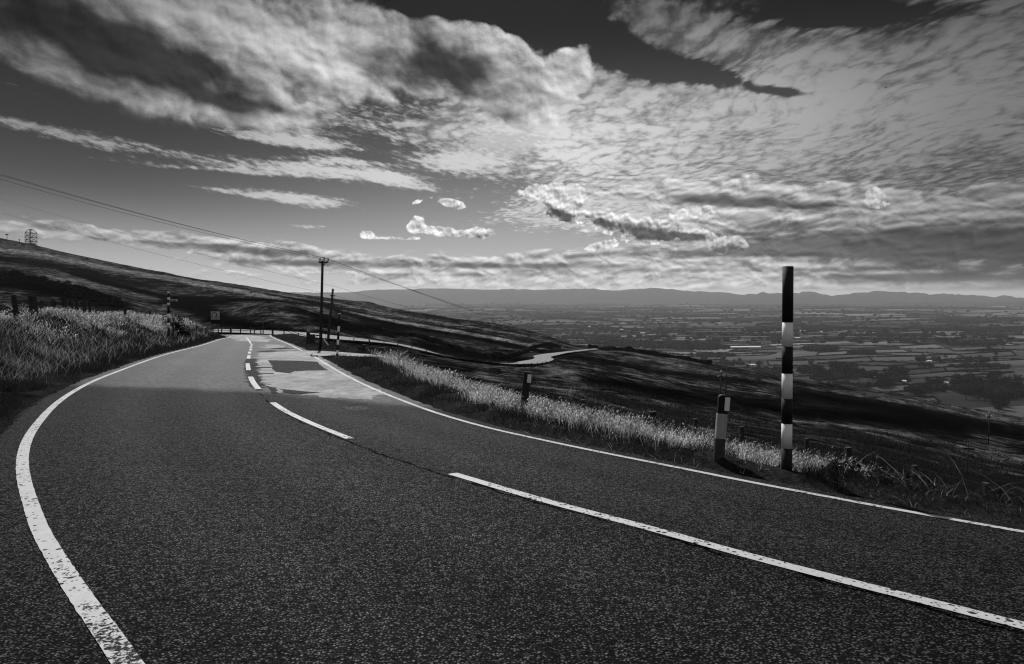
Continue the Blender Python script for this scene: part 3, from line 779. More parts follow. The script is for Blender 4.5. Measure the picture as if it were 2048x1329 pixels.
def patch(pix, mat, name, lift, jag=0.05, step=0.25, zf=None, fn=None):
    """a flat sheet inside an outline given by photo pixels, draped on the road"""
    import mathutils.geometry as mg
    pts = [np.array((fn or g0_hit)(*p)) for p in pix]
    out = []
    for i in range(len(pts)):
        a, b = pts[i], pts[(i + 1) % len(pts)]; L = np.linalg.norm(b - a); k = max(1, int(L / step))
        for j in range(k):
            q = a + (b - a) * j / k
            out.append(q + RNG.normal(0, jag, 2) * np.array((1.0, 1.0)))
    bnd = [tuple(q) for q in out]
    xs = [q[0] for q in bnd]; ys = [q[1] for q in bnd]
    inner = []
    gx = np.arange(min(xs), max(xs), 0.5); gy = np.arange(min(ys), max(ys), 0.5)
    allv = [Vector(q) for q in bnd]
    nb = len(allv)
    for X_ in gx:
        for Y_ in gy:
            c = False; j = nb - 1
            for i in range(nb):
                if (ys[i] > Y_) != (ys[j] > Y_) and X_ < (xs[j] - xs[i]) * (Y_ - ys[i]) / (ys[j] - ys[i]) + xs[i]: c = not c
                j = i
            if c: allv.append(Vector((X_, Y_)))
    vs, es, fs, *_ = mg.delaunay_2d_cdt(allv, [(i, (i + 1) % nb) for i in range(nb)], [], 1, 1e-5)
    x = np.array([v.x for v in vs]); y = np.array([v.y for v in vs])
    z = (zf or road_z)(x, y) + lift
    o = new_mesh(name, np.stack([x, y, z], 1), [list(f) for f in fs], mat)
    me = o.data
    if me.polygons and me.polygons[0].normal.z < 0: me.flip_normals()
    return tag(o, kind='structure')
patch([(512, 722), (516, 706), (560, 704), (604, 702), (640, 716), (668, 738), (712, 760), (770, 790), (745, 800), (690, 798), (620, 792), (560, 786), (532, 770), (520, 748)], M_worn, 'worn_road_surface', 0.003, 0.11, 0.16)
patch([(537, 721), (590, 722), (632, 724), (655, 741), (620, 742), (588, 743), (582, 748), (548, 744), (545, 735)], M_patch, 'road_patch', 0.006, 0.03, 0.4)
patch([(494, 719), (512, 718), (514, 730), (516, 748), (524, 766), (530, 782), (508, 782), (496, 762), (490, 742), (489, 724)], M_patch, 'road_patch', 0.0045, 0.06, 0.2)
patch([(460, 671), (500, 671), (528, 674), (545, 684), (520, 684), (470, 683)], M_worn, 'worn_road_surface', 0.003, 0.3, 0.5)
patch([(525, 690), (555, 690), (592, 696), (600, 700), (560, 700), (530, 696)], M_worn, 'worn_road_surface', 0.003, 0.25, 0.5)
patch([(690, 814), (730, 813), (742, 820), (712, 822), (694, 819)], M_mend, 'road_patch', 0.004, 0.02, 0.2)

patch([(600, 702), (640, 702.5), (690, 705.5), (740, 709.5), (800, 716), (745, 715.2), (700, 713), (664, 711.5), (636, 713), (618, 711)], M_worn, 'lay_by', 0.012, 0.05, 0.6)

for pix, m_, nm in [([(512, 703), (545, 701.5), (556, 703), (530, 704.5)], M_patch, 'road_patch'), ([(540, 697), (575, 695.5), (590, 698), (560, 699.5)], M_patch, 'road_patch'), ([(560, 779), (600, 783), (640, 786), (600, 790), (566, 786)], M_patch, 'road_patch'),
                    ([(514, 735), (546, 735.5), (547, 737), (514, 736.6)], M_patch, 'tar_joint'), ([(513, 746), (548, 747), (549, 748.6), (513, 747.6)], M_patch, 'tar_joint'), ([(533, 772), (545, 775), (560, 787), (552, 788), (538, 779)], M_patch, 'tar_joint')]:
    patch(pix, m_, nm, 0.009, 0.03, 0.3)
# ================================================================ valley floor, hedges, trees, farms, far hills, haze
VZ = -200.0
def VH(x, y): return VZ + fbm(np.asarray(x) / 900.0, np.asarray(y) / 900.0, 3, 61) * 22 - 6
def vhit(px, py):
    a, b = ray(px, py); d = -(EYE - VZ) / b
    for _ in range(12): d = (VH(a * d, d) - EYE) / b
    return float(a * d), float(d), float(VH(a * d, d))
def fields_mat():
    m, b = new_mat('field_grass'); g = geo(); x, y, z = sep(g)
    al = vattr('tone')
    n = noise(vec(x, y, 0.0), 0.006, 5, 0.65); n2_ = noise(vec(x, y, 0), 0.05, 4, 0.6)
    cloud = ss(noise(vec(x, y * 0.6, 0), 0.0005, 3, 0.5), 0.38, 0.56)  # drifting cloud shadow, painted into the field tone
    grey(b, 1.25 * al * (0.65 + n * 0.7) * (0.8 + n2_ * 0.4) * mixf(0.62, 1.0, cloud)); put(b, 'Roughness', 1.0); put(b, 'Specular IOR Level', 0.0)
    return m
M_field = fields_mat()
CA, SA = math.cos(math.radians(14)), math.sin(math.radians(14))
edges = []
def lattice(cell, ax, y0, y1, seed, xr):
    rg = np.random.default_rng(seed)
    us = np.arange(-xr, xr, cell * ax); vs = np.arange(y0 - xr * .3, y1 + xr * .3, cell)
    Uu, Vv = np.meshgrid(us, vs, indexing='ij')
    sh = (np.arange(len(vs)) * 0.37 % 1.0) * cell * ax
    Uu = Uu + sh[None] + rg.normal(0, cell * 0.12, Uu.shape); Vv = Vv + rg.normal(0, cell * 0.13, Vv.shape)
    x = Uu * CA - Vv * SA; y = Uu * SA + Vv * CA
    return x, y, rg
fv = []; ff = []; ft = []
def add_fields(cell, ax, y0, y1, seed):
    x, y, rg = lattice(cell, ax, y0, y1, seed, y1 * 1.15)
    nr, nc = x.shape; z = VH(x, y); base = sum(len(q) for q in fv)
    fv.append(np.stack([x, y, z], -1).reshape(-1, 3))
    F = grid_faces(nr, nc)
    P_ = fv[-1]; c = P_[F].mean(1)
    keep = (c[:, 1] > y0) & (c[:, 1] < y1) & (np.abs(c[:, 0]) < c[:, 1] * 1.15 + 300)
    F = F[keep]
    tone = rg.choice([0.035, 0.05, 0.065, 0.08, 0.10, 0.16], len(F), p=[.18, .24, .22, .18, .12, .06]) * rg.uniform(0.8, 1.2, len(F))
    if y1 < 6000: cy = c[keep][:, 1]; tone = np.where(cy < 2400, np.minimum(tone, 0.055), tone); tone = tone * rg.choice([0.6, 1.0, 1.25], len(tone))
    ff.append(F + base); ft.append(tone)
    for f in F:
        for a, b in ((f[0], f[1]), (f[0], f[3])):
            if rg.random() < 0.72: edges.append((P_[a], P_[b]))
add_fields(95, 1.9, 620, 4300, 3)
add_fields(300, 2.2, 4100, 16500, 4)
V_ = np.concatenate(fv); F_ = np.concatenate(ff)
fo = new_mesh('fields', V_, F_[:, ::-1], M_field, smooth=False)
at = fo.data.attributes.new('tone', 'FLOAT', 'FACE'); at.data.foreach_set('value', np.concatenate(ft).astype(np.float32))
tag(fo, kind='structure')
if fo.data.polygons[0].normal.z < 0: fo.data.flip_normals()
# wide apron of land under everything, out to the horizon
R_ = [500, 3000, 9000, 30000, 60000]; Ang = np.linspace(0, 2 * math.pi, 73)[:-1]
av = [(r * math.sin(a), r * math.cos(a), VZ - 42 - (0 if r < 20000 else 60)) for r in R_ for a in Ang]; n_ = len(Ang)
af = [[i * n_ + j, (i + 1) * n_ + j, (i + 1) * n_ + (j + 1) % n_, i * n_ + (j + 1) % n_] for i in range(len(R_) - 1) for j in range(n_)]
M_plain = simple('plain_grass', 0.04, 1.0, 0.0, 0.3, 0.002)
ap = new_mesh('terrain', av, af, M_plain, smooth=False)
if ap.data.polygons[0].normal.z < 0: ap.data.flip_normals()
tag(ap, kind='structure')

def tubes_along(p0, p1, w, h, seg, rg):
    """a lumpy hedge between two points"""
    L = np.linalg.norm(p1[:2] - p0[:2]); n = max(3, int(L / seg)); t = np.linspace(0, 1, n)
    x = p0[0] + (p1[0] - p0[0]) * t; y = p0[1] + (p1[1] - p0[1]) * t
    e_ = (p1[:2] - p0[:2]) / max(L, 1e-6); nx, ny = -e_[1], e_[0]
    prof = [(-.5, 0), (-.45, .6), (-.15, 1.0), (.2, .95), (.48, .55), (.5, 0)]
    hh = h * (0.6 + rg.random(n) * 0.9); ww = w * (0.8 + rg.random(n) * 0.5)
    z = VH(x, y) - 1.0
    V = np.stack([np.stack([x + nx * a * ww, y + ny * a * ww, z + b * hh + (1.0 if b > 0 else 0)], -1) for a, b in prof], 1)
    V = V + rg.normal(0, 0.25, V.shape)
    return V.reshape(-1, 3), grid_faces(n, len(prof))
rgh = np.random.default_rng(5)
def zone_of(p): return 'left of the banded pole' if p < 1560 else 'just right of the banded pole' if p < 1760 else 'halfway from the banded pole to the right edge' if p < 1900 else 'at the right edge'
def seen(x, y, m=60):
    px = 1024 + x / y * FPX
    return -m < px < 2048 + m and y > 900
def vis(x, y, z):                                   # in view and past the near hillside's skyline
    px = 1024 + x / y * FPX; py = YH - (z - EYE) / y * FPX
    sky = np.interp(px, [0, 430, 600, 800, 1000, 1130, 1200, 1300, 1450, 1600, 1800, 2048, 2500], [476, 562, 588, 620, 650, 690, 698, 713, 735, 761, 797, 837, 905])
    return 0 < px < 2048 and py < sky + 3
ed = [(a, b, np.hypot(*((a + b)[:2] / 2))) for a, b in edges]
ed = [q for q in ed if vis(*((q[0] + q[1]) / 2))]
ed.sort(key=lambda q: q[2])
for i, (a, b, d) in enumerate(ed[:290]):
    V, F = tubes_along(a, b, 3.2, 3.6, 5.0, rgh)
    o = new_mesh('hedge', V, F, M_leaf, smooth=False)
    mid_ = (a + b) / 2; zn = zone_of(1024 + mid_[0] / mid_[1] * FPX); Lh = np.hypot(*(b - a)[:2])
    tag(o, ('long dark field hedge in the valley, ' if Lh > 140 else 'short dark field hedge in the valley, ') + zn, 'hedge', 'field hedges in the valley, ' + zn)
Vs = []; Fs = []; k_ = 0
for a, b, d in ed[290:]:
    V, F = tubes_along(a, b, 4.0 if d < 4300 else 9, 4.0 if d < 4300 else 7, 12 if d < 4300 else 40, rgh)
    Vs.append(V); Fs.append(F + k_); k_ += len(V)
o = new_mesh('distant_hedges', np.concatenate(Vs), np.concatenate(Fs), M_leaf, smooth=False); tag(o, kind='stuff')

# --- trees: crowns of many leaf clumps round a few lobes
def crown_mesh(seed, ry=1.0, conifer=False):
    rg = np.random.default_rng(seed); lob = []
    nl = rg.integers(5, 9)
    for i in range(nl):
        a = rg.uniform(0, 6.28); r = rg.uniform(0.0, 0.26); z = rg.uniform(0.36, 0.84)
        lob.append((r * math.cos(a), r * math.sin(a), z, rg.uniform(0.14, 0.24)))
    V = []; F = []
    for lx, ly, lz, lr in lob:
        for _ in range(46):
            d = rg.normal(0, 1, 3); d /= np.linalg.norm(d); c = np.array((lx, ly, lz)) + d * lr * rg.uniform(0.55, 1.08)
            s = rg.uniform(0.028, 0.065); u = rg.normal(0, 1, 3); u /= np.linalg.norm(u); v = np.cross(u, rg.normal(0, 1, 3)); v /= np.linalg.norm(v)
            k = len(V); V += [c + u * s, c + v * s * .8, c - u * s, c - v * s * .8]; F.append([k, k + 1, k + 2, k + 3])
    me = bpy.data.meshes.new('crown'); me.from_pydata([tuple(q) for q in V], [], F); me.materials.append(M_leaf); me.update(); return me, lob
def cyl_pts(p0, p1, r0, r1, n=6):
    p0 = Vector(p0); p1 = Vector(p1); ax = (p1 - p0).normalized(); u = ax.orthogonal().normalized(); v = ax.cross(u)
    V = []; 
    for p, r in ((p0, r0), (p1, r1)):
        for i in range(n):
            a = 2 * math.pi * i / n; V.append(p + u * r * math.cos(a) + v * r * math.sin(a))
    F = [[i, (i + 1) % n, n + (i + 1) % n, n + i] for i in range(n)] + [list(range(n))[::-1], list(range(n, 2 * n))]
    return V, F
class MB:
    """collects shapes, links them as one mesh"""
    def __init__(s): s.V = []; s.F = []
    def add(s, V, F):
        k = len(s.V); s.V += [Vector(v) for v in V]; s.F += [[i + k for i in f] for f in F]; return s
    def cyl(s, p0, p1, r0, r1=None, n=8): return s.add(*cyl_pts(p0, p1, r0, r0 if r1 is None else r1, n))
    def box(s, c, sz, ax=None):
        c = Vector(c); X_, Y_, Z_ = ax if ax else (Vector((1, 0, 0)), Vector((0, 1, 0)), Vector((0, 0, 1)))
        V = [c + X_ * (sz[0] / 2 * i) + Y_ * (sz[1] / 2 * j) + Z_ * (sz[2] / 2 * k) for i in (-1, 1) for j in (-1, 1) for k in (-1, 1)]
        return s.add(V, [[0, 1, 3, 2], [4, 6, 7, 5], [0, 4, 5, 1], [2, 3, 7, 6], [0, 2, 6, 4], [1, 5, 7, 3]])
    def build(s, name, mat, parent=None, bevel=0.0, smooth=False, org=None):
        o0 = Vector(org) if org is not None else Vector((0, 0, 0))
        if parent is not None: o0 = Vector(parent['_o']) if '_o' in parent else o0
        me = bpy.data.meshes.new(name); me.from_pydata([tuple(v - o0) for v in s.V], [], s.F); me.materials.append(mat); me.update()
        if smooth: me.polygons.foreach_set('use_smooth', [len(p.vertices) <= 4 for p in me.polygons])
        o = bpy.data.objects.new(name, me); COL.objects.link(o)
        if parent is not None: o.parent = parent
        else: o.location = o0
        if bevel:
            b_ = o.modifiers.new('bevel', 'BEVEL'); b_.width = bevel; b_.segments = 2; b_.limit_method = 'ANGLE'
        return o
def thing(name, loc, label, cat, group=None):
    o = bpy.data.objects.new(name, None); COL.objects.link(o); o.location = loc; o.empty_display_size = 0.2
    tag(o, label, cat, group); o['_o'] = tuple(loc); return o

CR = []
for s_ in range(6):
    me, lob = crown_mesh(100 + s_)
    mb = MB(); mb.cyl((0, 0, -0.03), (0.01, 0, 0.5), 0.035, 0.018)
    for lx, ly, lz, lr in lob[:4]: mb.cyl((0.01, 0, 0.3), (lx, ly, lz), 0.014, 0.005, 4)
    tm = bpy.data.meshes.new('trunk'); tm.from_pydata([tuple(v) for v in mb.V], [], mb.F); tm.materials.append(M_bark)
    CR.append((me, tm))
tree_spots = []
def clump(px, py, wx, wy, n, h=11):
    for _ in range(int(n * 1.1)):
        a = random.uniform(0, 6.28); r = math.sqrt(random.random())
        tree_spots.append((px + wx * r * math.cos(a), py + wy * r * math.sin(a), 1.8 * h * random.uniform(0.7, 1.3)))
for c in [(1690, 748, 38, 12, 26, 14), (1650, 755, 20, 8, 10, 11), (1620, 742, 22, 8, 9), (1780, 757, 26, 8, 14), (1800, 750, 20, 5, 8), (1740, 760, 20, 6, 8), (1940, 775, 30, 14, 16, 12), (2010, 775, 30, 16, 18, 13),
          (1915, 770, 14, 16, 8), (1870, 775, 30, 6, 10), (1840, 790, 26, 5, 9), (1765, 776, 24, 4, 9), (1960, 800, 30, 8, 8), (2000, 815, 12, 12, 8), (1540, 745, 30, 6, 10, 9), (1500, 735, 25, 6, 8, 9), (1460, 727, 20, 4, 7, 8),
          (1850, 722, 50, 5, 12, 9), (1930, 728, 70, 5, 16, 10), (1990, 705, 30, 8, 8, 9), (1850, 740, 20, 4, 5), (1575, 758, 40, 4, 8), (1670, 775, 60, 6, 12, 8), (1410, 722, 18, 3, 5, 8), (1300, 705, 30, 3, 5, 7)]: clump(*c)
random.seed(3)
for a, b, d in ed[:420]:
    if random.random() < 0.12:
        t = random.random(); p = a + (b - a) * t
        px = 1024 + p[0] / p[1] * FPX; py = YH - (p[2] - EYE) / p[1] * FPX
        tree_spots.append((px, py, random.uniform(5, 10)))
tree_spots = [(vhit(px, py), h) for px, py, h in tree_spots if py < 835]
tree_spots.sort(key=lambda q: q[0][1] / q[1])
for i, ((x, y, z), h) in enumerate(tree_spots[:285]):
    me, tm = CR[i % 6]
    _p = 1024 + x / y * FPX
    zone = zone_of(_p)
    lb = ('small dark hedgerow tree in the valley, ' if h < 11 else 'medium dark broadleaf tree in the valley, ' if h < 18 else 'large dark broadleaf tree in the valley, ') + zone
    t = thing('valley_tree', (x, y, z - 0.4), lb, 'tree', 'trees in the valley, ' + zone)
    t.scale = (h * random.uniform(1.1, 1.6), h * random.uniform(1.1, 1.6), h); t.rotation_euler = (0, 0, random.uniform(0, 6.28))
    for nm, m_ in (('crown', me), ('trunk', tm)):
        c = bpy.data.objects.new(nm, m_); COL.objects.link(c); c.parent = t
# --- woods: canopies of small lumps
WV = []; WF = []; kk = 0
ico = [(0, 0, 1), (.89, 0, .45), (.28, .85, .45), (-.72, .53, .45), (-.72, -.53, .45), (.28, -.85, .45), (.89, 0, -.4), (.28, .85, -.4), (-.72, .53, -.4), (-.72, -.53, -.4), (.28, -.85, -.4)]
icf = [[0, i, i % 5 + 1] for i in range(1, 6)] + [[i, i + 5, i % 5 + 6] for i in range(1, 6)] + [[i, i % 5 + 6, i % 5 + 1] for i in range(1, 6)]
ico = np.array(ico)
def wood(px, py, wx, wy, n, h=12, r0=None):
    global kk
    for _ in range(n):
        a = rgh.uniform(0, 6.28); r = math.sqrt(rgh.random())
        x, y, z = vhit(px + wx * r * math.cos(a), py + wy * r * math.sin(a))
        s = (r0 or h * 0.55) * rgh.uniform(0.7, 1.3)
        V = ico * np.array((s, s, h * 0.55 * rgh.uniform(.8, 1.2))) + rgh.normal(0, s * 0.08, ico.shape) + np.array((x, y, z + h * 0.4))
        WV.append(V); WF.append(np.array(icf) + kk); kk += len(ico)
for c in [(1690, 752, 44, 7, 90, 16), (1650, 760, 26, 5, 40, 12), (1545, 748, 40, 4, 50, 11), (1790, 762, 36, 4, 50, 12), (1950, 782, 40, 9, 90, 15), (2020, 790, 36, 10, 80, 15), (1740, 774, 50, 3, 40, 10), (1860, 782, 50, 4, 60, 11), (1620, 745, 26, 5, 40, 12), (1460, 730, 30, 3, 40, 9), (1330, 692, 110, 6, 420, 12), (1400, 697, 60, 5, 200), (1250, 688, 70, 5, 200), (1420, 712, 50, 4, 120, 10), (1180, 676, 60, 4, 160), (1090, 655, 70, 2.2, 150), (1010, 611, 150, 2.0, 420, 14, 26), (1130, 631, 90, 2.5, 260, 14, 16),
          (1270, 628, 80, 1.6, 200, 14, 20), (1480, 642, 110, 2.5, 300, 12, 14), (1400, 632, 80, 2.2, 220, 12, 18), (1640, 700, 36, 5, 170, 13), (1725, 707, 30, 3.5, 90), (1840, 617, 130, 1.8, 420, 14, 30), (1720, 625, 60, 2.2, 240, 12, 24), (1950, 642, 110, 4, 420, 14, 18),
          (2000, 662, 70, 5, 260, 12), (1780, 672, 90, 3, 200), (1600, 662, 70, 2, 150, 10), (1950, 690, 60, 4, 170), (1880, 655, 80, 3, 200), (1290, 648, 40, 2, 70), (1180, 640, 50, 1.5, 100, 10, 12), (1660, 615, 40, 3, 140, 22, 24),
          (1340, 655, 60, 2, 120, 9), (1530, 672, 50, 2, 90), (930, 608, 60, 1.2, 160, 12, 28), (1080, 600, 160, 1.2, 200, 12, 30), (1600, 640, 90, 2, 220, 10, 16), (1150, 655, 60, 1.5, 90), (1960, 735, 60, 3, 90, 10)]: wood(*c)
for _ in range(1500):                                  # scattered hedgerow trees far out
    px = rgh.uniform(760, 2048); py = 598 + 90 * rgh.random() ** 1.3
    x, y, z = vhit(px, py); s = rgh.uniform(3, 7) * (1 + y / 6000)
    WV.append(ico * np.array((s * 1.8, s, s)) + np.array((x, y, z + s * .7))); WF.append(np.array(icf) + kk); kk += len(ico)
o = new_mesh('woodland', np.concatenate(WV), np.concatenate(WF), M_leaf, smooth=False); tag(o, kind='stuff')

# --- farm buildings
M_roofp = simple('pale_sheet_roof', 0.75, 0.35, 0.5, 0.1, 1); M_wallf = simple('render_wall', 0.4, 0.8, 0.2, 0.15, 1); M_doorf = simple('dark_door', 0.03)
def farm(px, py, L, W, Hh, rot, label, roofm=None, cat='farm building', grp='white farm buildings in the valley'):
    x, y, z = vhit(px, py); t = thing('farm_building', (x, y, z - 0.5), label, cat, grp); t.rotation_euler = (0, 0, rot)
    L2, W2 = L / 2, W / 2
    def mk(nm, V, F, m_):
        me = bpy.data.meshes.new(nm); me.from_pydata(V, [], F); me.materials.append(m_); me.update(); c = bpy.data.objects.new(nm, me); COL.objects.link(c); c.parent = t; return c
    r = Hh * 1.45
    mk('wall', [(-L2, -W2, 0), (L2, -W2, 0), (L2, W2, 0), (-L2, W2, 0), (-L2, -W2, Hh), (L2, -W2, Hh), (L2, W2, Hh), (-L2, W2, Hh), (-L2, 0, r - .1), (L2, 0, r - .1)],
       [[0, 1, 5, 4], [2, 3, 7, 6], [1, 2, 6, 9, 5], [3, 0, 4, 8, 7]], M_wallf)
    q = 0.4
    mk('roof', [(-L2 - q, -W2 - q, Hh - .1), (L2 + q, -W2 - q, Hh - .1), (L2 + q, 0, r), (-L2 - q, 0, r), (-L2 - q, W2 + q, Hh - .1), (L2 + q, W2 + q, Hh - .1)] ,
       [[0, 1, 2, 3], [3, 2, 5, 4]], roofm or M_roofp)
    mk('door', [(-L * .15, -W2 - .06, 0), (L * .1, -W2 - .06, 0), (L * .1, -W2 - .06, Hh * .7), (-L * .15, -W2 - .06, Hh * .7)], [[0, 1, 2, 3]], M_doorf)
farm(1490, 697, 120, 22, 6, 0.05, 'longest white farm shed on a bright field edge in the valley', grp=None)
farm(1455, 695, 18, 14, 5, 0.1, 'small white barn just left of the long white shed', grp=None)
for px, py, L, lb in [(1505, 733, 26, 'white farm roof just past the end of the long spur wall'), (1754, 757, 22, 'white farm building left of the close pair of tiny white cottages'), (1801, 765, 9, 'left one of a close pair of tiny white cottages among trees'), (1808, 766, 8, 'right one of a close pair of tiny white cottages among trees'),
                      (1890, 769, 12, 'tiny white house between tree clumps right of the cottage pair'), (1858, 725, 14, 'pale barn on the dark wood edge above the right-hand tree clumps'), (1715, 745, 12, 'right one of two white buildings in the dense copse right of the tall banded pole'), (1605, 663, 30, 'pale farm just right of the tall banded pole, far out'),
                      (1640, 665, 24, 'pale farm far out, second to the right of the tall banded pole'), (1285, 668, 20, 'pale farm in the distance above the right-hand spur wall'), (1440, 648, 24, 'farthest pale barn straight above the reflector post'), (1180, 655, 16, 'small pale farm above the lower road where it leaves the bend'),
                      (1700, 742, 14, 'left one of two white buildings in the dense copse right of the tall banded pole'), (1955, 786, 10, 'tiny pale building in the tree belt at the right edge of the valley'), (1595, 678, 22, 'pale barn half behind the tall banded pole'), (1243, 661, 18, 'small pale farm left of the one above the spur wall')]:
    farm(px, py, L, 9, 5, random.uniform(-.3, .3), lb)

# --- far hills
def hill_mat():
    m, b = new_mat('far_hill'); g = geo(); n = noise(g, 0.0012, 5, 0.6)
    grey(b, 0.012 + n * 0.03); put(b, 'Roughness', 1.0); put(b, 'Specular IOR Level', 0.0); return m
M_fell = hill_mat()
def fell(name, prof, d, depth, seed, rough=1.0):
    px = np.linspace(prof[0][0], prof[-1][0], 420); sk_ = np.interp(px, [p[0] for p in prof], [p[1] for p in prof])
    k = np.ones(5) / 5; sk_ = np.convolve(np.pad(sk_, 2, 'edge'), k, 'valid')
    sk_ = sk_ + fbm(px / 14, px * 0 + seed, 4, seed) * 1.5 * rough
    rows = np.linspace(-1.0, 1.0, 41); V = []
    zt = EYE + (YH - sk_) / FPX * d
    for r in rows:
        dd = d + r * depth + 0 * px; x = (px - 1024) / FPX * dd
        f = 1 - abs(r) ** 1.35
        rid = (fbm(x / 1500, dd / 2600, 4, seed + 3) * 0.6) * (1 - f) * f * 4
        z = VZ - 45 + (zt - VZ + 45) * np.clip(f + rid * 0.55, 0, 1.0) * (1 if abs(r) > .01 else 1)
        if abs(r) > 0.01: z = np.minimum(z, VZ - 45 + (zt + (0) - VZ + 45) * (0.5 + 0.5 * f) * 1.0)
        V.append(np.stack([x, dd, z], -1))
    V = np.array(V).reshape(-1, 3)
    o = new_mesh(name, V, grid_faces(len(rows), len(px))[:, ::-1], M_fell)
    return tag(o, kind='structure')
fell('far_hills', [(300, 586), (700, 585), (740, 580), (800, 579.5), (860, 577.5), (900, 577), (960, 580), (1020, 579), (1080, 580), (1130, 578.5), (1180, 577), (1225, 582), (1280, 578), (1300, 576.5), (1320, 577), (1345, 579.5), (1390, 583), (1440, 584.5), (1480, 589), (1520, 592), (1560, 597), (1640, 604)], 15500, 2200, 31)
fell('far_hills', [(1430, 596), (1485, 590), (1530, 586), (1560, 587), (1575, 585), (1610, 585), (1635, 586), (1650, 590), (1665, 592), (1690, 588), (1715, 587), (1745, 584), (1790, 583.5), (1830, 587), (1870, 589), (1890, 588), (1930, 592), (1960, 590.5), (1990, 593.5), (2015, 590.5), (2048, 597), (2200, 600), (2500, 596)], 14600, 2200, 37, 2.2)
fell('far_hills', [(1560, 612), (1700, 609), (1800, 606), (1880, 604), (1960, 606), (2048, 603), (2300, 600)], 12200, 1300, 43, 2.0)

# --- haze
def haze():
    m = bpy.data.materials.new('haze'); m.use_nodes = True; nt_ = m.node_tree; nt_.nodes.clear()
    v = nt_.nodes.new('ShaderNodeVolumePrincipled'); v.inputs['Color'].default_value = (0.9, 0.9, 0.9, 1)
    v.inputs['Density'].default_value = HAZE; v.inputs['Anisotropy'].default_value = 0.35
    out = nt_.nodes.new('ShaderNodeOutputMaterial'); nt_.links.new(v.outputs[0], out.inputs['Volume'])
    mb = MB(); S = 64000; z0, z1 = -320, 175
    mb.box((0, 0, (z0 + z1) / 2), (2 * S, 2 * S, z1 - z0)); o = mb.build('haze', m); tag(o, kind='stuff'); return o
HAZE = 2.8e-5
haze()
# ================================================================ grass
def blades(name, x, y, z, h, w, lean, mat, seedhead=0.0, seed=0, splay=0.5):
    rg = np.random.default_rng(seed); n = len(x)
    w = w * np.maximum(0.5, y / 11.0) if np.isscalar(w) else w
    az_ = rg.uniform(0, 2 * np.pi, n); fa = rg.uniform(-0.9, 0.9, n)        # lean direction, facing (roughly across the view)
    h = h * rg.uniform(0.55, 1.25, n); ln = lean * rg.uniform(0.2, 1.6, n) * h
    dx_, dy_ = np.cos(az_) * ln + 0.10 * h, np.sin(az_) * ln
    tx, ty = np.cos(fa), np.sin(fa)
    lv = [(0, 0, 1.0), (0.55, 0.30, 0.8), (0.85, 0.66, 0.55)]
    V = []
    for hz, dd, ww in lv:
        for s in (-1, 1):
            V.append(np.stack([x + dx_ * dd + s * tx * w * ww / 2, y + dy_ * dd + s * ty * w * ww / 2, z + h * hz], -1))
    V.append(np.stack([x + dx_, y + dy_, z + h * 0.98], -1))
    k = 7
    F4 = [[0, 1, 3, 2], [2, 3, 5, 4]]; tri = [4, 5, 6, 6]
    V = np.stack(V, 1).reshape(-1, 3)
    base = np.arange(n)[:, None] * k
    quads = np.concatenate([base + np.array(f)[None] for f in F4])
    tris = base + np.array([4, 5, 6])[None]
    heads = None
    if seedhead > 0:
        m = rg.random(n) < seedhead; q = np.where(m)[0]
        q = np.concatenate([q, q, q]); f_ = np.repeat([1.0, 0.84, 0.70], len(q) // 3) + rg.uniform(-.06, .04, len(q)); jx = rg.normal(0, 0.012, len(q)) * (f_ < .95)
        hx, hy, hz = x[q] + dx_[q] * f_ ** 2 + jx, y[q] + dy_[q] * f_ ** 2, z[q] + h[q] * 0.98 * f_; wq = w[q] / 0.006; s = 0.0085 * rg.uniform(.5, 1.6, len(q)) * wq ** .8; L = 0.030 * rg.uniform(.5, 1.8, len(q)) * wq ** 0.5
        HV = np.stack([np.stack([hx, hy, hz - L * .3], -1), np.stack([hx + s * tx[q] + .3 * dx_[q] * L / .1 * .1, hy + s * ty[q], hz + L * .35], -1), np.stack([hx + dx_[q] * .12, hy + dy_[q] * .12, hz + L], -1), np.stack([hx - s * tx[q], hy - s * ty[q], hz + L * .35], -1)], 1).reshape(-1, 3)
        quads = np.concatenate([quads, len(V) + np.arange(len(q))[:, None] * 4 + np.arange(4)[None]]); V = np.concatenate([V, HV])
    me = bpy.data.meshes.new(name); me.vertices.add(len(V)); me.vertices.foreach_set('co', V.astype(np.float32).ravel())
    nl = quads.size + tris.size; me.loops.add(nl); me.loops.foreach_set('vertex_index', np.concatenate([quads.ravel(), tris.ravel()]).astype(np.int32))
    me.polygons.add(len(quads) + len(tris)); me.polygons.foreach_set('loop_start', np.concatenate([np.arange(0, quads.size, 4), quads.size + np.arange(0, tris.size, 3)]).astype(np.int32))
    me.update(calc_edges=True); me.materials.append(mat)
    o = bpy.data.objects.new(name, me); COL.objects.link(o); return tag(o, kind='stuff')
rgg = np.random.default_rng(99)
PD = [(1573, 8.95), (1437, 9.41)]        # bare ground at the feet of the two nearest posts
def bare(x, y):
    q_ = 1024 + x / y * FPX; o = np.zeros(len(x), bool)
    for px_, d_ in PD: o |= (np.abs(q_ - px_) < 30) & (y < d_ + 0.35) & (y > d_ - 1.3)
    return o
def scatter(n, px0, px1, d0, d1, fn, pw=1.0):
    """random ground points: even in the plan of a view wedge, kept with probability fn(px,x,y,v,w,q)"""
    px = rgg.uniform(px0, px1, n); d = np.sqrt(rgg.uniform(d0 ** 2, d1 ** 2, n)) if pw == 2 else np.exp(rgg.uniform(math.log(d0), math.log(d1), n))
    x = (px - 1024) / FPX * d; y = d
    z, v, w, q = G(x, y, True)
    p = fn(px, x, y, v, w, q); k = rgg.random(n) < p
    k &= ~bare(x, y)
    x, y, z = x[k], y[k], z[k]
    f = F_world(x, np.maximum(y, 14.0)); z = np.where((y > 14), np.maximum(z, f), z)
    return x, y, z - 0.02
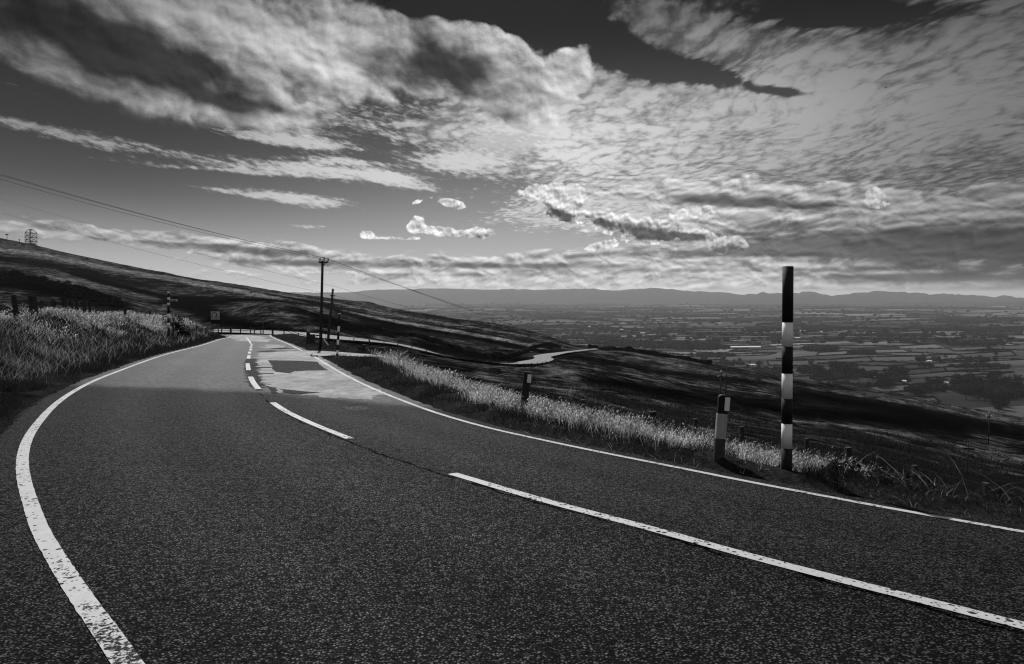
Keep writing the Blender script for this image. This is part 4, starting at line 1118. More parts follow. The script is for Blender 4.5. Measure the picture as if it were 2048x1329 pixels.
def vfun(y): return 1.2 + np.clip((y - 8) * 0.075, 0, 2.2)
# pale seeding grass: the far side of the right verge
def f_pale(px, x, y, v, w, q):
    c = v - vfun(y)
    k = sstep(c + 0.45 + 0.02 * y - 0.75 * sstep(px, 1330, 1480), 0, 1.0) * (1 - sstep(c, 2.6, 4.5)) * sstep(px, 730, 900) * (1 - 0.8 * sstep(px, 1620, 1740)) * (1 - sstep(px, 1760, 1950))
    return k * np.clip(0.75 + 2.6 * fbm(x * 0.7, y * 0.7, 4, 7), 0.06, 1)
x, y, z = scatter(520000, 700, 1800, 7.5, 44, f_pale)
k_ = ~((np.abs(1024 + x / y * FPX - 1573) < 34) & (y < 9.9)) & ~((np.abs(1024 + x / y * FPX - 1438) < 26) & (y < 10.3)); x, y, z = x[k_], y[k_], z[k_]
blades('pale_grass', x, y, z, 0.33, 0.0030, 0.7, M_pale, 0.85, 1)
# dark turf on the verge in front of it
def f_turf(px, x, y, v, w, q):
    c = v - vfun(y)
    return (laydist(x, y) > 0.25) * sstep(v, 0.42, 0.9) * (1 - sstep(c, 1.5, 4)) * np.clip(0.6 + 1.5 * fbm(x * 1.1, y * 1.1, 3, 17), 0.05, 1)
x, y, z = scatter(420000, 540, 2250, 4.0, 60, f_turf)
blades('turf_grass', x, y, z, 0.13, 0.005, 0.8, M_green, 0.0, 2)
x, y, z = scatter(160000, 600, 2250, 5.0, 40, lambda px, x, y, v, w, q: f_turf(px, x, y, v, w, q) * (fbm(x * 0.9, y * 0.9, 3, 27) > 0.16) * (v > 0.7))
m_ = np.hypot(x - 3.8, y - 9.2) > 0.5
blades('turf_grass', x[m_], y[m_], z[m_], 0.24, 0.005, 0.8, M_green, 0.0, 3)
# rough slope below the verge
x, y, z = scatter(300000, 760, 2300, 10, 110, lambda px, x, y, v, w, q: np.maximum(sstep(px, 1000, 1300), (y < 34) * 1.0) * sstep(v - vfun(y), 1.5, 4) * np.clip(0.35 + 2.2 * fbm(x * 0.22, y * 0.16, 4, 57), 0.0, 1))
blades('moor_grass', x, y, z, 0.38, 0.007, 0.8, M_green, 0.0, 4)
# left bank: dark lower grass, pale seeding grass towards the top
def bandL(px, x, y, q):
    return sstep(q, 2.1, 4.0) * (1 - sstep(q, 9, 12))
x, y, z = scatter(620000, -700, 470, 7, 95, lambda px, x, y, v, w, q: sstep(q, 0.1, 0.5) * (1 - sstep(q, 9, 14)) * np.clip(0.7 + 1.8 * fbm(x * .5, y * .5, 3, 71), 0.06, 1) * (x < 0))
blades('bank_grass', x, y, z, 0.24, 0.0045, 1.0, M_green, 0.0, 5)
def f_palL(px, x, y, v, w, q):
    c = fbm(x * .32, y * .22, 4, 83) + 0.38 * sstep(px, 190, 330) + 0.10 * sstep(y, 20, 34)
    return (0.30 + 0.70 * sstep(px, 60, 260)) * (x < 0) * bandL(px, x, y, q) * sstep(c, 0.12, 0.50) * sstep(y, 11, 24)
x, y, z = scatter(620000, -350, 455, 12, 90, f_palL)
blades('pale_bank_grass', x, y, z, 0.33, 0.0036, 0.9, M_pale, 0.85, 6)
x, y, z = scatter(60000, -160, 470, 8, 80, lambda px, x, y, v, w, q: (x < 0) * sstep(q, 0.5, 1.5) * (1 - sstep(q, 9, 14)) * 0.35)
blades('pale_bank_grass', x, y, z, 0.40, 0.005, 0.9, M_dead, 0.0, 7)
# dead stems and bramble at the right-hand end of the verge
x, y, z = scatter(9000, 1600, 2300, 5.5, 16, lambda px, x, y, v, w, q: sstep(v, 0.9, 1.6) * (1 - sstep(v, 4, 7)) * 0.12)
blades('dead_stalks', x, y, z, 0.30, 0.010, 1.5, M_dead, 0.0, 8)
x, y, z = scatter(30000, 1000, 2300, 5.0, 16, lambda px, x, y, v, w, q: sstep(v, 0.4, 0.6) * (1 - sstep(v, 1.2, 1.8)) * 0.10)
blades('dead_stalks', x, y, z, 0.09, 0.010, 1.8, M_dead, 0.0, 9)
# bramble: dark leafy tangle
def leaf_clump(name, x, y, z, size, rad, n_per, mat, seed):
    rg = np.random.default_rng(seed); n = len(x); N = n * n_per
    c = np.repeat(np.stack([x, y, z], -1), n_per, 0); d = rg.normal(0, 1, (N, 3)); d /= np.linalg.norm(d, axis=1, keepdims=True); d[:, 2] = np.abs(d[:, 2])
    c = c + d * rad * rg.uniform(0.2, 1, (N, 1)) ** .6
    u = rg.normal(0, 1, (N, 3)); u /= np.linalg.norm(u, axis=1, keepdims=True); v_ = np.cross(u, rg.normal(0, 1, (N, 3))); v_ /= np.linalg.norm(v_, axis=1, keepdims=True)
    s = size * rg.uniform(.5, 1.3, (N, 1))
    V = np.stack([c + u * s, c + v_ * s * .5, c - u * s, c - v_ * s * .5], 1).reshape(-1, 3)
    return new_mesh(name, V, np.arange(N * 4).reshape(-1, 4), mat, smooth=False)
x, y, z = scatter(900, 1560, 2300, 6.0, 16, lambda px, x, y, v, w, q: sstep(v, 1.0, 1.5) * (1 - sstep(v, 3.5, 6)) * 0.28)
o = leaf_clump('brambles', x, y, z, 0.035, 0.26, 130, M_green, 11); tag(o, kind='stuff')

# ================================================================ roadside things
def at(px, py, d): return P(px, py, d)
def gbase(px, py): 
    h = hit(px, py); return Vector(h)
def frame(p0, p1, face=None):
    """axes of an upright thing: X across the view, Y along the view, Z up the post"""
    Z_ = (Vector(p1) - Vector(p0)).normalized(); Y_ = Vector((0, 1, 0)); X_ = Y_.cross(Z_).normalized(); Y_ = Z_.cross(X_).normalized(); return X_, Y_, Z_

# --- striped snow poles
def snow_pole(px0, pyb, px1, pyt, bands, wpx, label, d=None, sub=0.25):
    b = gbase(px0, pyb) if d is None else at(px0, pyb, d); dd = b.y; t = at(px1, pyt, dd)
    L = (t - b).length; ax = (t - b).normalized()
    th = thing('snow_pole', b, label, 'snow pole', 'striped snow poles'); r = wpx / FPX * dd / 2
    for i, (a, c, dark) in enumerate(bands):
        p = b + ax * (L * (pyb - c) / (pyb - pyt) if c < pyb else -sub); q = b + ax * (L * (pyb - a) / (pyb - pyt))
        mb = MB(); mb.cyl(p, q, r + (0.0015 if dark else 0), None, 28)
        mb.build('band', M_blackp if dark else M_whitep, th, smooth=True)
    cap = MB(); cap.cyl(t, t + ax * 0.012, r * 1.04, r * 0.9, 28); cap.build('cap', M_whitep, th, smooth=True)
    return th
snow_pole(1573, 943, 1576, 534, [(534, 645, 1), (645, 693, 0), (693, 747, 1), (747, 797, 0), (797, 847, 1), (847, 896, 0), (896, 943, 1)], 20.5, 'tall black and white banded pole on the right verge, nearest of the poles', 8.95)
snow_pole(674.5, 711, 679, 628, [(628, 653, 1), (653, 664, 0), (664, 680, 1), (680, 690, 0), (690, 701, 1), (701, 708, 0), (708, 715, 1)], 4.4, 'short banded snow pole standing at the mouth of the lay-by')

# --- reflector posts
def marker_post(pb, pt, w_px, split, label, rnd=True, refl=None, mats=None):
    b = gbase(*pb); dd = b.y; t = at(pt[0], pt[1], dd); X_, Y_, Z_ = frame(b, t); w = w_px / FPX * dd; dp = w * 0.55; L = (t - b).length
    th = thing('marker_post', b, label, 'marker post', 'marker posts on the right verge')
    c0 = b - Z_ * 0.25
    segs = split
    for a, c, m_, nm in segs:
        p = b + Z_ * (L * a) if a > 0 else c0; q = b + Z_ * (L * c); mb = MB()
        if c >= 1.0 and rnd:
            n = 10; pr = [(-w / 2, 0), (w / 2, 0)]; Lq = (q - p).length; rr = w * 0.34
            for k in range(n + 1):
                an = math.pi / 2 * k / n; pr.append((w / 2 - rr + rr * math.cos(an), Lq - rr + rr * math.sin(an)))
            for k in range(n + 1):
                an = math.pi / 2 + math.pi / 2 * k / n; pr.append((-w / 2 + rr + rr * math.cos(an), Lq - rr + rr * math.sin(an)))
            V = [p + X_ * a_ + Z_ * c_ + Y_ * s * dp / 2 for s in (-1, 1) for a_, c_ in pr]; m = len(pr)
            mb.add(V, [list(range(m))[::-1], list(range(m, 2 * m))] + [[k, (k + 1) % m, m + (k + 1) % m, m + k] for k in range(m)])
        else: mb.box((p + q) / 2, (w * (1.0 if nm != 'base' else 0.995), dp, (q - p).length), (X_, Y_, Z_))
        mb.build(nm, m_, th, bevel=0.006)
    for (cx, cy, sw, sh) in refl:
        c = at(cx, cy, dd) - Y_ * (dp / 2 + 0.006); mb = MB(); mb.box(c, (sw / FPX * dd, 0.012, sh / FPX * dd), (X_, Y_, Z_)); mb.build('reflector', M_reflector, th, bevel=0.003)
        mb = MB(); mb.box(c + Y_ * .004, (sw / FPX * dd * 1.25, 0.010, sh / FPX * dd * 1.1), (X_, Y_, Z_)); mb.build('reflector_frame', M_blackp, th, bevel=0.003)
    return th
marker_post((1437, 915), (1447, 790), 20, [(0, .30, M_greyd if 'M_greyd' in globals() else simple('grimy_paint', 0.05, 0.7, .2, .6, 18), 'base'), (.30, .70, M_greyp, 'shaft'), (.70, 1.0, M_blackp, 'head')],
            'leaning rounded marker post with a white reflector, grey middle and black head', True, [(1452.5, 808, 10, 27)])
marker_post((1046, 832), (1055.5, 744), 14.5, [(0, 1.0, M_wood, 'shaft')], 'dark wooden marker post with a dim reflector, leaning above pale grass', False, [(1058.5, 757, 8, 17)])

# --- rocks
def rock(px, py, s, mat, label):
    b = gbase(px, py); bm = []; rg = np.random.default_rng(int(px)); V = ico + rg.normal(0, .12, ico.shape); V = V * np.array((s, s * .8, s * .7))
    V = np.vstack([V, [[0, 0, -s * .5]]]); F = [list(f) for f in icf] + [[11, i % 5 + 6, i + 5] for i in range(1, 6)]
    o = new_mesh('rock', V, F, mat, smooth=False); o.location = b + Vector((0, 0, s * .2)); sb = o.modifiers.new('s', 'SUBSURF'); sb.levels = sb.render_levels = 1
    return tag(o, label, 'stone')
rock(630, 714, .22, M_rockw, 'whitewashed boulder at the near corner of the lay-by')
rock(625, 713, .15, M_stone, 'dark stone touching the whitewashed boulder at the lay-by')

# --- power poles
def wood_pole(b, t, r0, r1, th): 
    mb = MB(); mb.cyl(b - (t - b).normalized() * 0.5, t, r0, r1, 12); return mb.build('pole', M_wood, th, smooth=True)
def insulator(mb_p, mb_i, p, h=0.16, r=0.05):
    mb_p.cyl(p, p + Vector((0, 0, h)), 0.012, None, 6); q = p + Vector((0, 0, h))
    mb_i.cyl(q - Vector((0, 0, .03)), q + Vector((0, 0, .05)), r * 1.1, r * .6, 10); mb_i.cyl(q + Vector((0, 0, .05)), q + Vector((0, 0, .12)), r * .75, r * .5, 10)
def power_pole(pb, pt, arm, ins, label, rpx=(10, 8), base=None, group='power poles', brace=None, extra=None, iscale=1.0, imat=None):
    b = Vector(base) if base is not None else gbase(*pb); dd = b.y; t = at(pt[0], pt[1], dd); k = dd / FPX
    th = thing('power_pole', b, label, 'power pole', group)
    wood_pole(b, t, rpx[0] / 2 * k, rpx[1] / 2 * k, th); tops = []
    if arm:
        a, c = at(arm[0], arm[1], dd), at(arm[2], arm[3], dd); mb = MB(); X_ = (c - a).normalized(); Y_ = Vector((0, 1, 0))
        mb.box((a + c) / 2 - Y_ * (rpx[1] / 2 * k + .05), ((c - a).length, 0.10, max(0.10, 2 * k)), (X_, Y_, X_.cross(Y_))); mb.build('crossarm', M_wood, th)
        if brace: mb = MB(); mb.cyl(at(brace[0], brace[1], dd) - Y_ * .1, at(brace[2], brace[3], dd) - Y_ * .1, .03, None, 6); mb.build('brace', M_steel, th)
    for (ix, iy) in ins:
        p = at(ix, iy, dd) - Vector((0, 0, .16 * iscale)) + Vector((0, 0, 0)); mp = MB(); mi = MB(); insulator(mp, mi, p, .16 * iscale, .055 * iscale)
        io = mi.build('insulator', imat or M_porc, th); mp.build('pin', M_steel, th); tops.append(p + Vector((0, 0, .25 * iscale)))
    for e_ in (extra or []): e_(th, dd, k)
    return th, tops
def stay(th, dd, k):
    mb = MB(); mb.cyl(at(647, 678, dd), at(656.5, 691, dd), 0.045, None, 8); mb.build('stay_guard', M_whitep, th)
    mb = MB(); mb.cyl(at(642, 640, dd), at(657, 692, dd + .2), 0.008, None, 5); mb.build('stay_wire', M_wire, th)
    mb = MB(); mb.box(at(638.5, 671, dd) - Vector((0, .2, 0)), (9 * k, .12, 3 * k)); mb.build('notice_board', M_steel, th)
def steps(th, dd, k):
    for (a, b_, c) in ((637.2, 646.2, 598),):
        mb = MB(); mb.cyl(at(a, c, dd), at(b_, c, dd), .03, None, 6); mb.cyl(at(a, c - 1, dd), at(a, c + 12, dd), .02, None, 5); mb.cyl(at(b_, c - 1, dd), at(b_, c + 14, dd), .02, None, 5); mb.build('bracket', M_steel, th)
pA, tA = power_pole((641, 695), (645.2, 521.5), (638.5, 525.2, 656.5, 525.2), [(640, 521), (648.3, 519), (656.3, 521)], 'tallest power pole, with a crossarm and three insulators, by the lay-by', (6.4, 4.6), None, 'power poles', (646, 534, 651.5, 526.5), [stay, steps], 1.0, M_steel)
pB, tB = power_pole((656, 682), (666, 578), (660.5, 592, 671, 592), [(667.8, 573.5), (662, 590), (671, 589.5)], 'second power pole by the lay-by, shorter and leaning, with bracketed insulators', (5.6, 4.0), None, 'power poles', (665, 601, 670.5, 592.5), [], 1.0, M_porc)
def far_pole(px, pyb, px1, pyt, arm, ins, label, d=None, r=(2.6, 2.0), isc=1.8, imat=None, armpy=None):
    return power_pole((px, pyb), (px1, pyt), arm, ins, label, r, None if d is None else at(px, pyb, d), 'power poles', None, [], isc, imat)
pC, tC = far_pole(1438, 838, 1442.5, 745, (1437, 753, 1447, 753.5), [(1442.5, 742.5), (1437, 753), (1447, 754)], 'thin power pole behind the reflector post, left one of a close pair', None, (3.4, 2.4), 2.0, M_porc)
pD, tD = far_pole(1450.5, 812, 1453.5, 741, (1449, 755, 1458.5, 756), [(1454, 736), (1449, 754), (1458.5, 754)], 'thin power pole behind the reflector post, right one of a close pair', None, (3.2, 2.2), 2.0, M_steel)
pE, tE = far_pole(1976.5, 888, 1978.5, 826, (1973, 834, 1983.5, 834), [(1978.5, 825), (1973, 833), (1983.5, 833)], 'distant power pole on the dark slope with pale insulators, furthest right', None, (2.2, 1.7), 2.2, M_porc)
pF, tF = far_pole(1934, 960, 1936.5, 882, (1924, 896, 1947, 898), [(1930, 886), (1942, 886)], 'dark power pole with a wide crossarm low on the right-hand slope', None, (2.6, 2.0), 1.4, M_steel)
for px, pyb, pyt, s, lb in ((14, 479.5, 469, 3, 'tiny T-shaped pole on the skyline at the extreme left'), (39, 484.5, 479.5, 1.5, 'tiny T-shaped pole on the skyline between the larger one and the mast')):
    far_pole(px, pyb + 1.5, px, pyt, (px - s, pyt + .6, px + s, pyt + .6), [], lb, 885, (1.0, .8))
# poles beyond the left and right of the frame carry the ends of the lines
pG, tG = power_pole((0, 0), (-560, 180), (-585, 188, -530, 188), [(-583, 180), (-556, 176), (-531, 180)], 'power pole on the hill beyond the left edge', (20, 16), (at(-560, 480, 34)), 'power poles')
pH, tH = power_pole((0, 0), (-470, 270), (-495, 300, -450, 300), [(-470, 268), (-495, 296)], 'shorter power pole on the hill beyond the left edge', (18, 14), (at(-470, 480, 36)), 'power poles')

# --- wires: sagging conductors, one object each
def wire(a, b, sag, r, label, grp):
    a = Vector(a); b = Vector(b); n = 40; pts = [a.lerp(b, i / n) - Vector((0, 0, 4 * sag * (i / n) * (1 - i / n))) for i in range(n + 1)]
    mb = MB(); V = []; F = []
    for i, p in enumerate(pts):
        tdir = (pts[min(i + 1, n)] - pts[max(i - 1, 0)]).normalized(); u = tdir.cross(Vector((0, 0, 1))).normalized(); v_ = tdir.cross(u); rr = r * max(1.0, p.y / 45)
        for j in range(5): V.append(p + u * rr * math.cos(j * 1.2566) + v_ * rr * math.sin(j * 1.2566))
    for i in range(n):
        for j in range(5): F.append([i * 5 + j, i * 5 + (j + 1) % 5, (i + 1) * 5 + (j + 1) % 5, (i + 1) * 5 + j])
    mb.add(V, F); o = mb.build('power_line', M_wire, None, org=a); return tag(o, label, 'power line', grp)
nm = ['lowest', 'middle', 'highest']
for i, (py0, lab) in enumerate(((366, 'lowest of the three upper wires coming down from the left to the tallest pole'), (352, 'highest of the three upper wires coming down from the left to the tallest pole'), (363.5, 'middle of the three upper wires coming down from the left to the tallest pole'))):
    # aim the span so that it passes the frame's left edge at the photographed height
    b = tA[i]; a = tG[i]; wire(a, b, 0.55, 0.008, lab, 'overhead wires')
for i, lab in enumerate(('upper of the two lower wires reaching the shorter leaning pole from the left', 'lower of the two lower wires reaching the shorter leaning pole from the left')):
    wire(tH[i], tB[i], 0.5, 0.007, lab, 'overhead wires')
for i, lab in enumerate(('left wire of three dropping right from the tallest pole towards the valley', 'middle wire of three dropping right from the tallest pole towards the valley', 'right wire of three dropping right from the tallest pole towards the valley')):
    wire(tA[i], tD[i], 1.6, 0.008, lab, 'overhead wires')
for i, lab in enumerate(('top wire dropping right from the shorter leaning pole', 'side wire dropping right from the shorter leaning pole')):
    wire(tB[i], tC[i], 1.2, 0.007, lab, 'overhead wires')

# --- lattice mast on the skyline
def mast():
    d = 880; k = d / FPX; b = at(62, 491.5, d); th = thing('lattice_mast', b, 'dark lattice mast with dishes on the left skyline', 'mast')
    W = 14.0 * k; top = at(62, 459.5, d).z; z0 = b.z; sh = z0 + (top - z0) * .78; r = .32
    cs = lambda w, z: [Vector((b.x + i * w / 2, b.y + j * w / 2, z)) for i, j in ((-1, -1), (1, -1), (1, 1), (-1, 1))]
    lo, mid, hi = cs(W, z0 - 1), cs(W, sh), cs(W * .48, top)
    for i in range(4): mb = MB(); mb.cyl(lo[i], mid[i], r, None, 6); mb.cyl(mid[i], hi[i], r, None, 6); mb.build('leg', M_steel, th)
    n = 4; lv = [z0 + (sh - z0) * i / (n - 1) for i in range(n)]
    for i, zz_ in enumerate(lv + [top]):
        c = cs(W if i < n else W * .48, zz_); mb = MB()
        for j in range(4): mb.cyl(c[j], c[(j + 1) % 4], .3, None, 6)
        mb.build('ring', M_steel, th)
    mb = MB()
    for i in range(n - 1):
        c0, c1 = cs(W, lv[i]), cs(W, lv[i + 1])
        for j in range(4): mb.cyl(c0[j], c1[(j + 1) % 4], .18, None, 5); mb.cyl(c1[j], c0[(j + 1) % 4], .18, None, 5)
    for j in range(4): mb.cyl(mid[j], hi[(j + 1) % 4], .16, None, 5)
    mb.build('bracing', M_steel, th)
    mb = MB(); mb.cyl((b.x - 1, b.y, z0 - 1), (b.x - 1, b.y, top), .8, .6, 8); mb.build('core', M_steel, th)
    for ox, oz, r_ in ((-1.5, .62, 1.0), (-2, .35, 1.1), (2.2, .35, .9), (1.5, .62, .8), (4.6, .10, 1.0)):
        mb = MB(); p = Vector((b.x + ox, b.y - W / 2 - .4, z0 + (top - z0) * oz)); mb.cyl(p, p + Vector((0, -.8, 0)), r_, r_ * .85, 12); mb.build('dish', M_steel, th)
    mb = MB(); mb.box((b.x + 1, b.y, z0 + 1), (6.5, 5, 3.4)); mb.build('hut', M_steel, th)
mast()

# --- fingerpost
def fingerpost():
    dd = gbase(337, 667).y - 4.5; b = at(337, 667, dd); th = thing('fingerpost', b, 'black and white banded signpost with finger arms on the left bank', 'signpost')
    k = dd / FPX; r = 2.4 * k
    for a, c, dk in ((586.5, 595, 1), (595, 600, 0), (600, 606, 1), (606, 611, 0), (611, 628, 1), (628, 637, 0), (637, 646, 1), (646, 656, 0), (656, 690, 1)):
        mb = MB(); mb.cyl(at(337, c, dd), at(337.2, a, dd), r, None, 16); mb.build('band', M_blackp if dk else M_whitep, th, smooth=True)
    mb = MB(); mb.cyl(at(337, 592, dd), at(337, 590, dd), r * 1.5, r * 1.5, 16); mb.cyl(at(337, 590, dd), at(337, 587, dd), r * .8, r * 1.1, 16); mb.build('collar', M_blackp, th)
    mb = MB(); mb.cyl(at(337, 587, dd), at(337, 584, dd), r * 1.0, r * .7, 16); mb.build('finial', M_whitep, th)
    y_ = b.y - r * .2
    def plate(px0, px1, py0, py1, m_, nm, parent, yy): mb = MB(); c = at((px0 + px1) / 2, (py0 + py1) / 2, dd); mb.box((c.x, yy, c.z), ((px1 - px0) * k, .03, (py1 - py0) * k)); return mb.build(nm, m_, parent)
    plate(338, 355, 599.3, 603, M_whitep, 'finger_arm', th, y_); plate(341, 353.3, 600.2, 602.1, M_blackp, 'lettering_panel', th, y_ - .02)
    plate(324.5, 336, 609, 615.5, M_greyp, 'finger_arm', th, y_); plate(325.5, 336, 617.2, 618.2, M_whitep, 'finger_arm', th, y_)
    plate(340, 351, 635.3, 636.1, M_greyp, 'finger_arm', th, y_)
fingerpost()
b = at(346, 678, gbase(346, 672).y - 4.0); t = at(347, 640, b.y); th = thing('post', b, 'plain dark post leaning just right of the banded signpost', 'post')
mb = MB(); mb.box((b + t) / 2, (2.2 * b.y / FPX, .1, (t - b).length + .2), frame(b, t)); mb.build('shaft', M_wood, th)

# --- bend sign
def bend_sign():
    dd = 70.0; b = at(431, 668, dd); b.z = float(G(b.x, b.y)[0]); k = dd / FPX; th = thing('bend_sign', b, 'white square hairpin bend sign on two legs at the end of the left bank', 'road sign')
    for x_, yb in ((426.0, 664), (436.5, 668)): mb = MB(); mb.cyl(Vector((at(x_, yb, dd).x, dd, b.z - .2)), at(x_, 625, dd) , .055, None, 10); mb.build('leg', M_steel, th, smooth=True)
    yy = b.y - .09
    def pl(px0, px1, py0, py1, m_, nm, y2=0, p=th): mb = MB(); c = at((px0 + px1) / 2, (py0 + py1) / 2, dd); mb.box((c.x, yy - y2, c.z), ((px1 - px0) * k, .02, (py1 - py0) * k)); return mb.build(nm, m_, p)
    M_face = simple('sign_face', 0.42, 0.4, .4, .08, 2)
    pl(422.6, 440, 623.4, 639.4, M_face, 'panel'); pl(423.5, 439.3, 640.2, 647.6, M_blackp, 'lower_panel')
    mb = MB(); n = 18; cx, cy, R_ = 429.6, 630.2, 4.6; V = []; w_ = .85
    pts = [(425.0, 638)] + [(cx - R_ * math.cos(math.pi * i / n), cy - R_ * math.sin(math.pi * i / n)) for i in range(n + 1)] + [(434.2, 632.4)]
    for i, (a, c) in enumerate(pts):
        a0, c0 = pts[max(i - 1, 0)]; a1, c1 = pts[min(i + 1, len(pts) - 1)]; L = math.hypot(a1 - a0, c1 - c0); nx, ny = -(c1 - c0) / L, (a1 - a0) / L
        for s in (-1, 1):
            p = at(a + nx * w_ * s, c + ny * w_ * s, dd); V.append((p.x, yy - .022, p.z))
    mb.add(V, [[2 * i, 2 * i + 1, 2 * i + 3, 2 * i + 2] for i in range(len(pts) - 1)]); mb.build('bend_symbol', M_blackp, th)
    pl(429.3, 438.5, 633.2, 634.2, M_blackp, 'road_symbol', .012); pl(430, 437.2, 635.6, 637.4, M_blackp, 'lettering', .012)
bend_sign()

# --- fences
def post_part(mb_name, b, t, w, th, mat=None):
    mb = MB(); mb.box((b + t) / 2, (w, w, (t - b).length), frame(b, t)); return mb.build(mb_name, mat or M_wood, th, bevel=0)
def fence_px(items, label, wires=3, w=None, r=0.006, step_wire=True):
    """items: (px_top, py_top, d, height, lean_px, width)"""
    th = None; tops = []; bots = []
    for (px, py, d, h, ln, w_) in items:
        t = at(px, py, d); zb = float(HH(t.x + 0, t.y)[0]); b = Vector((t.x - ln * d / FPX, t.y, min(zb, t.z - h * .6) - .25 if h else zb - .25))
        if th is None: th = thing('wire_fence', Vector((b.x, b.y, b.z)), label, 'fence')
        post_part('post', b, t, w_, th); tops.append(t); bots.append(Vector((b.x, b.y, b.z + .25)))
    for j in range(wires):
        f = 0.95 - j * 0.28; mb = MB()
        for i in range(len(tops) - 1): mb.cyl(bots[i].lerp(tops[i], f) , bots[i + 1].lerp(tops[i + 1], f), r, None, 4)
        mb.build('wire', M_wire, th)
    return th
# right-hand roadside fence, mostly sunk in grass
fence_px([(1060, 800, 25, 1, 0, .10), (1165, 800, 21, 1, 0, .10), (1302, 824, 18, 1, 0, .10), (1309, 823, 18.1, 1, 0, .09), (1391, 838, 16.5, 1, 0, .09), (1483, 853, 15.2, 1, 1, .09), (1613, 877, 13.8, 1, -1, .075), (1696, 895, 12.6, 1, 0, .10), (1829, 931, 11.2, 1, 0, .07), (1972, 966, 10.0, 1, 0, .075), (2140, 1010, 9.2, 1, 0, .08)],
         'wire fence with short dark posts sunk in pale grass beside the right verge', 2, r=.0035)
for i, (px, py, ln, lb) in enumerate([(1638.5, 872, 1, 'thin bare stake, first of the pair right of the tall banded pole'), (1653, 872, 0, 'thin bare stake, second of the pair right of the tall banded pole'), (1683, 872, 0, 'thin bare stake just left of the stout fence post'), (1737, 890, 6, 'thin leaning stake left of a taller bare stem'), (1749, 862, 5, 'tallest bare stem on the dark right-hand verge'), (1765, 893, -3, 'thin stake leaning left behind the brambles'), (1776, 893, -2, 'rightmost thin stake behind the brambles')]):
    d = 12.2; t = at(px, py, d); zb = float(HH(t.x, t.y)[0]); b = Vector((t.x - ln * d / FPX, t.y, zb - .1)); mb = MB()
    m1_ = b.lerp(t, .4) + Vector((.012, 0, 0)); m2_ = b.lerp(t, .75) - Vector((.012, 0, 0)); mb.cyl(b, m1_, .011, .010, 6); mb.cyl(m1_, m2_, .010, .008, 6); mb.cyl(m2_, t, .008, .005, 6)
    tag(mb.build('stake', M_wood, None, org=b), lb, 'stake', 'thin stakes behind the right verge')
# left-hand fence on the bank
fence_px([(-60, 590, 26, 1, -8, .13), (27, 591, 30, 1, -9, .14), (64, 593, 31, 1, -8, .24), (83, 601, 34, 1, -4, .13), (106.5, 602, 36, 1, -4, .14), (127.5, 596, 36, 1, -7, .17), (141.5, 601, 39, 1, -4, .13), (152.5, 604, 42, 1, -2, .12), (167.5, 599, 43, 1, -3, .14), (179, 602, 46, 1, -1, .12), (192, 606, 50, 1, -1, .12), (250, 607, 56, 1, 0, .15), (300, 622, 62, 1, 0, .14)],
         'old leaning wooden posts strung with wire along the left bank', 3, r=.007)
# fence of the crest, and of the lower road: posts found along curves
def fence_along(pl, spacing, h, w, label, fn, wires=3, rails=False, r=.012):
    pl = resample(pl, spacing); th = thing('roadside_fence', Vector(pl[0][:3]), label, 'fence'); tops = []; bots = []
    for i, p in enumerate(pl):
        z_ = float(np.ravel(fn(p[0], p[1]))[0]); b = Vector((p[0], p[1], z_ - .3)); t = Vector((p[0] + random.uniform(-.05, .05), p[1], z_ + h * random.uniform(.9, 1.1))); ww = w * (1.7 if i % 7 == 3 else 1)
        if i < 100: post_part('post', b, t, ww, th)
        tops.append(t); bots.append(Vector((p[0], p[1], z_)))
    for j in range(wires):
        f = .9 - j * .3; mb = MB()
        for i in range(len(tops) - 1):
            a, c = bots[i].lerp(tops[i], f), bots[i + 1].lerp(tops[i + 1], f)
            if rails: mb.box((a + c) / 2, ((c - a).length, .03, .07), (((c - a).normalized()), (c - a).normalized().cross(Vector((0, 0, 1))).normalized() * -1, Vector((0, 0, 1))))
            else: mb.cyl(a, c, r, None, 4)
        mb.build('rail' if rails else 'wire', M_wood if rails else M_wire, th)
    return th
T_ = np.gradient(LRw[:, :2], axis=0); T_ /= np.linalg.norm(T_, axis=1, keepdims=True); Nn = np.stack([T_[:, 1], -T_[:, 0]], 1)
s0 = int(np.argmin(np.abs(1024 + LRw[:, 0] / LRw[:, 1] * FPX - 655))); s1 = int(np.argmin(np.hypot(LRw[:, 0] - P(1090, 716, 208).x, LRw[:, 1] - 208)))
off = LRw[:, :2] + Nn * 3.9
fence_along(np.column_stack([off[s0:s1], LRw[s0:s1, 2]]), 3.1, 1.15, .15, 'long fence of dark posts along the near side of the lower road', lambda x, y: HF(x, y), 3)
cr = [Vector(hit(px, py, lambda x, y: G(x, y), 40, 120) or P(px, py, 95)) for px, py in ((442, 668.3), (470, 667.5), (500, 667.3), (530, 668.5), (560, 675), (590, 684))]
def crest_fence():
    pts = []
    for px, d in ((400, 103), (440, 102), (480, 100), (530, 98), (570, 97), (610, 98), (650, 100)): pts.append(((px - 1024) / FPX * d, d, 0))
    fence_along(np.array(pts), 1.9, 1.15, .12, 'dark post and rail fence closing the road beyond the crest', lambda x, y: np.maximum(HH(x, y), -100), 2, True)
crest_fence()
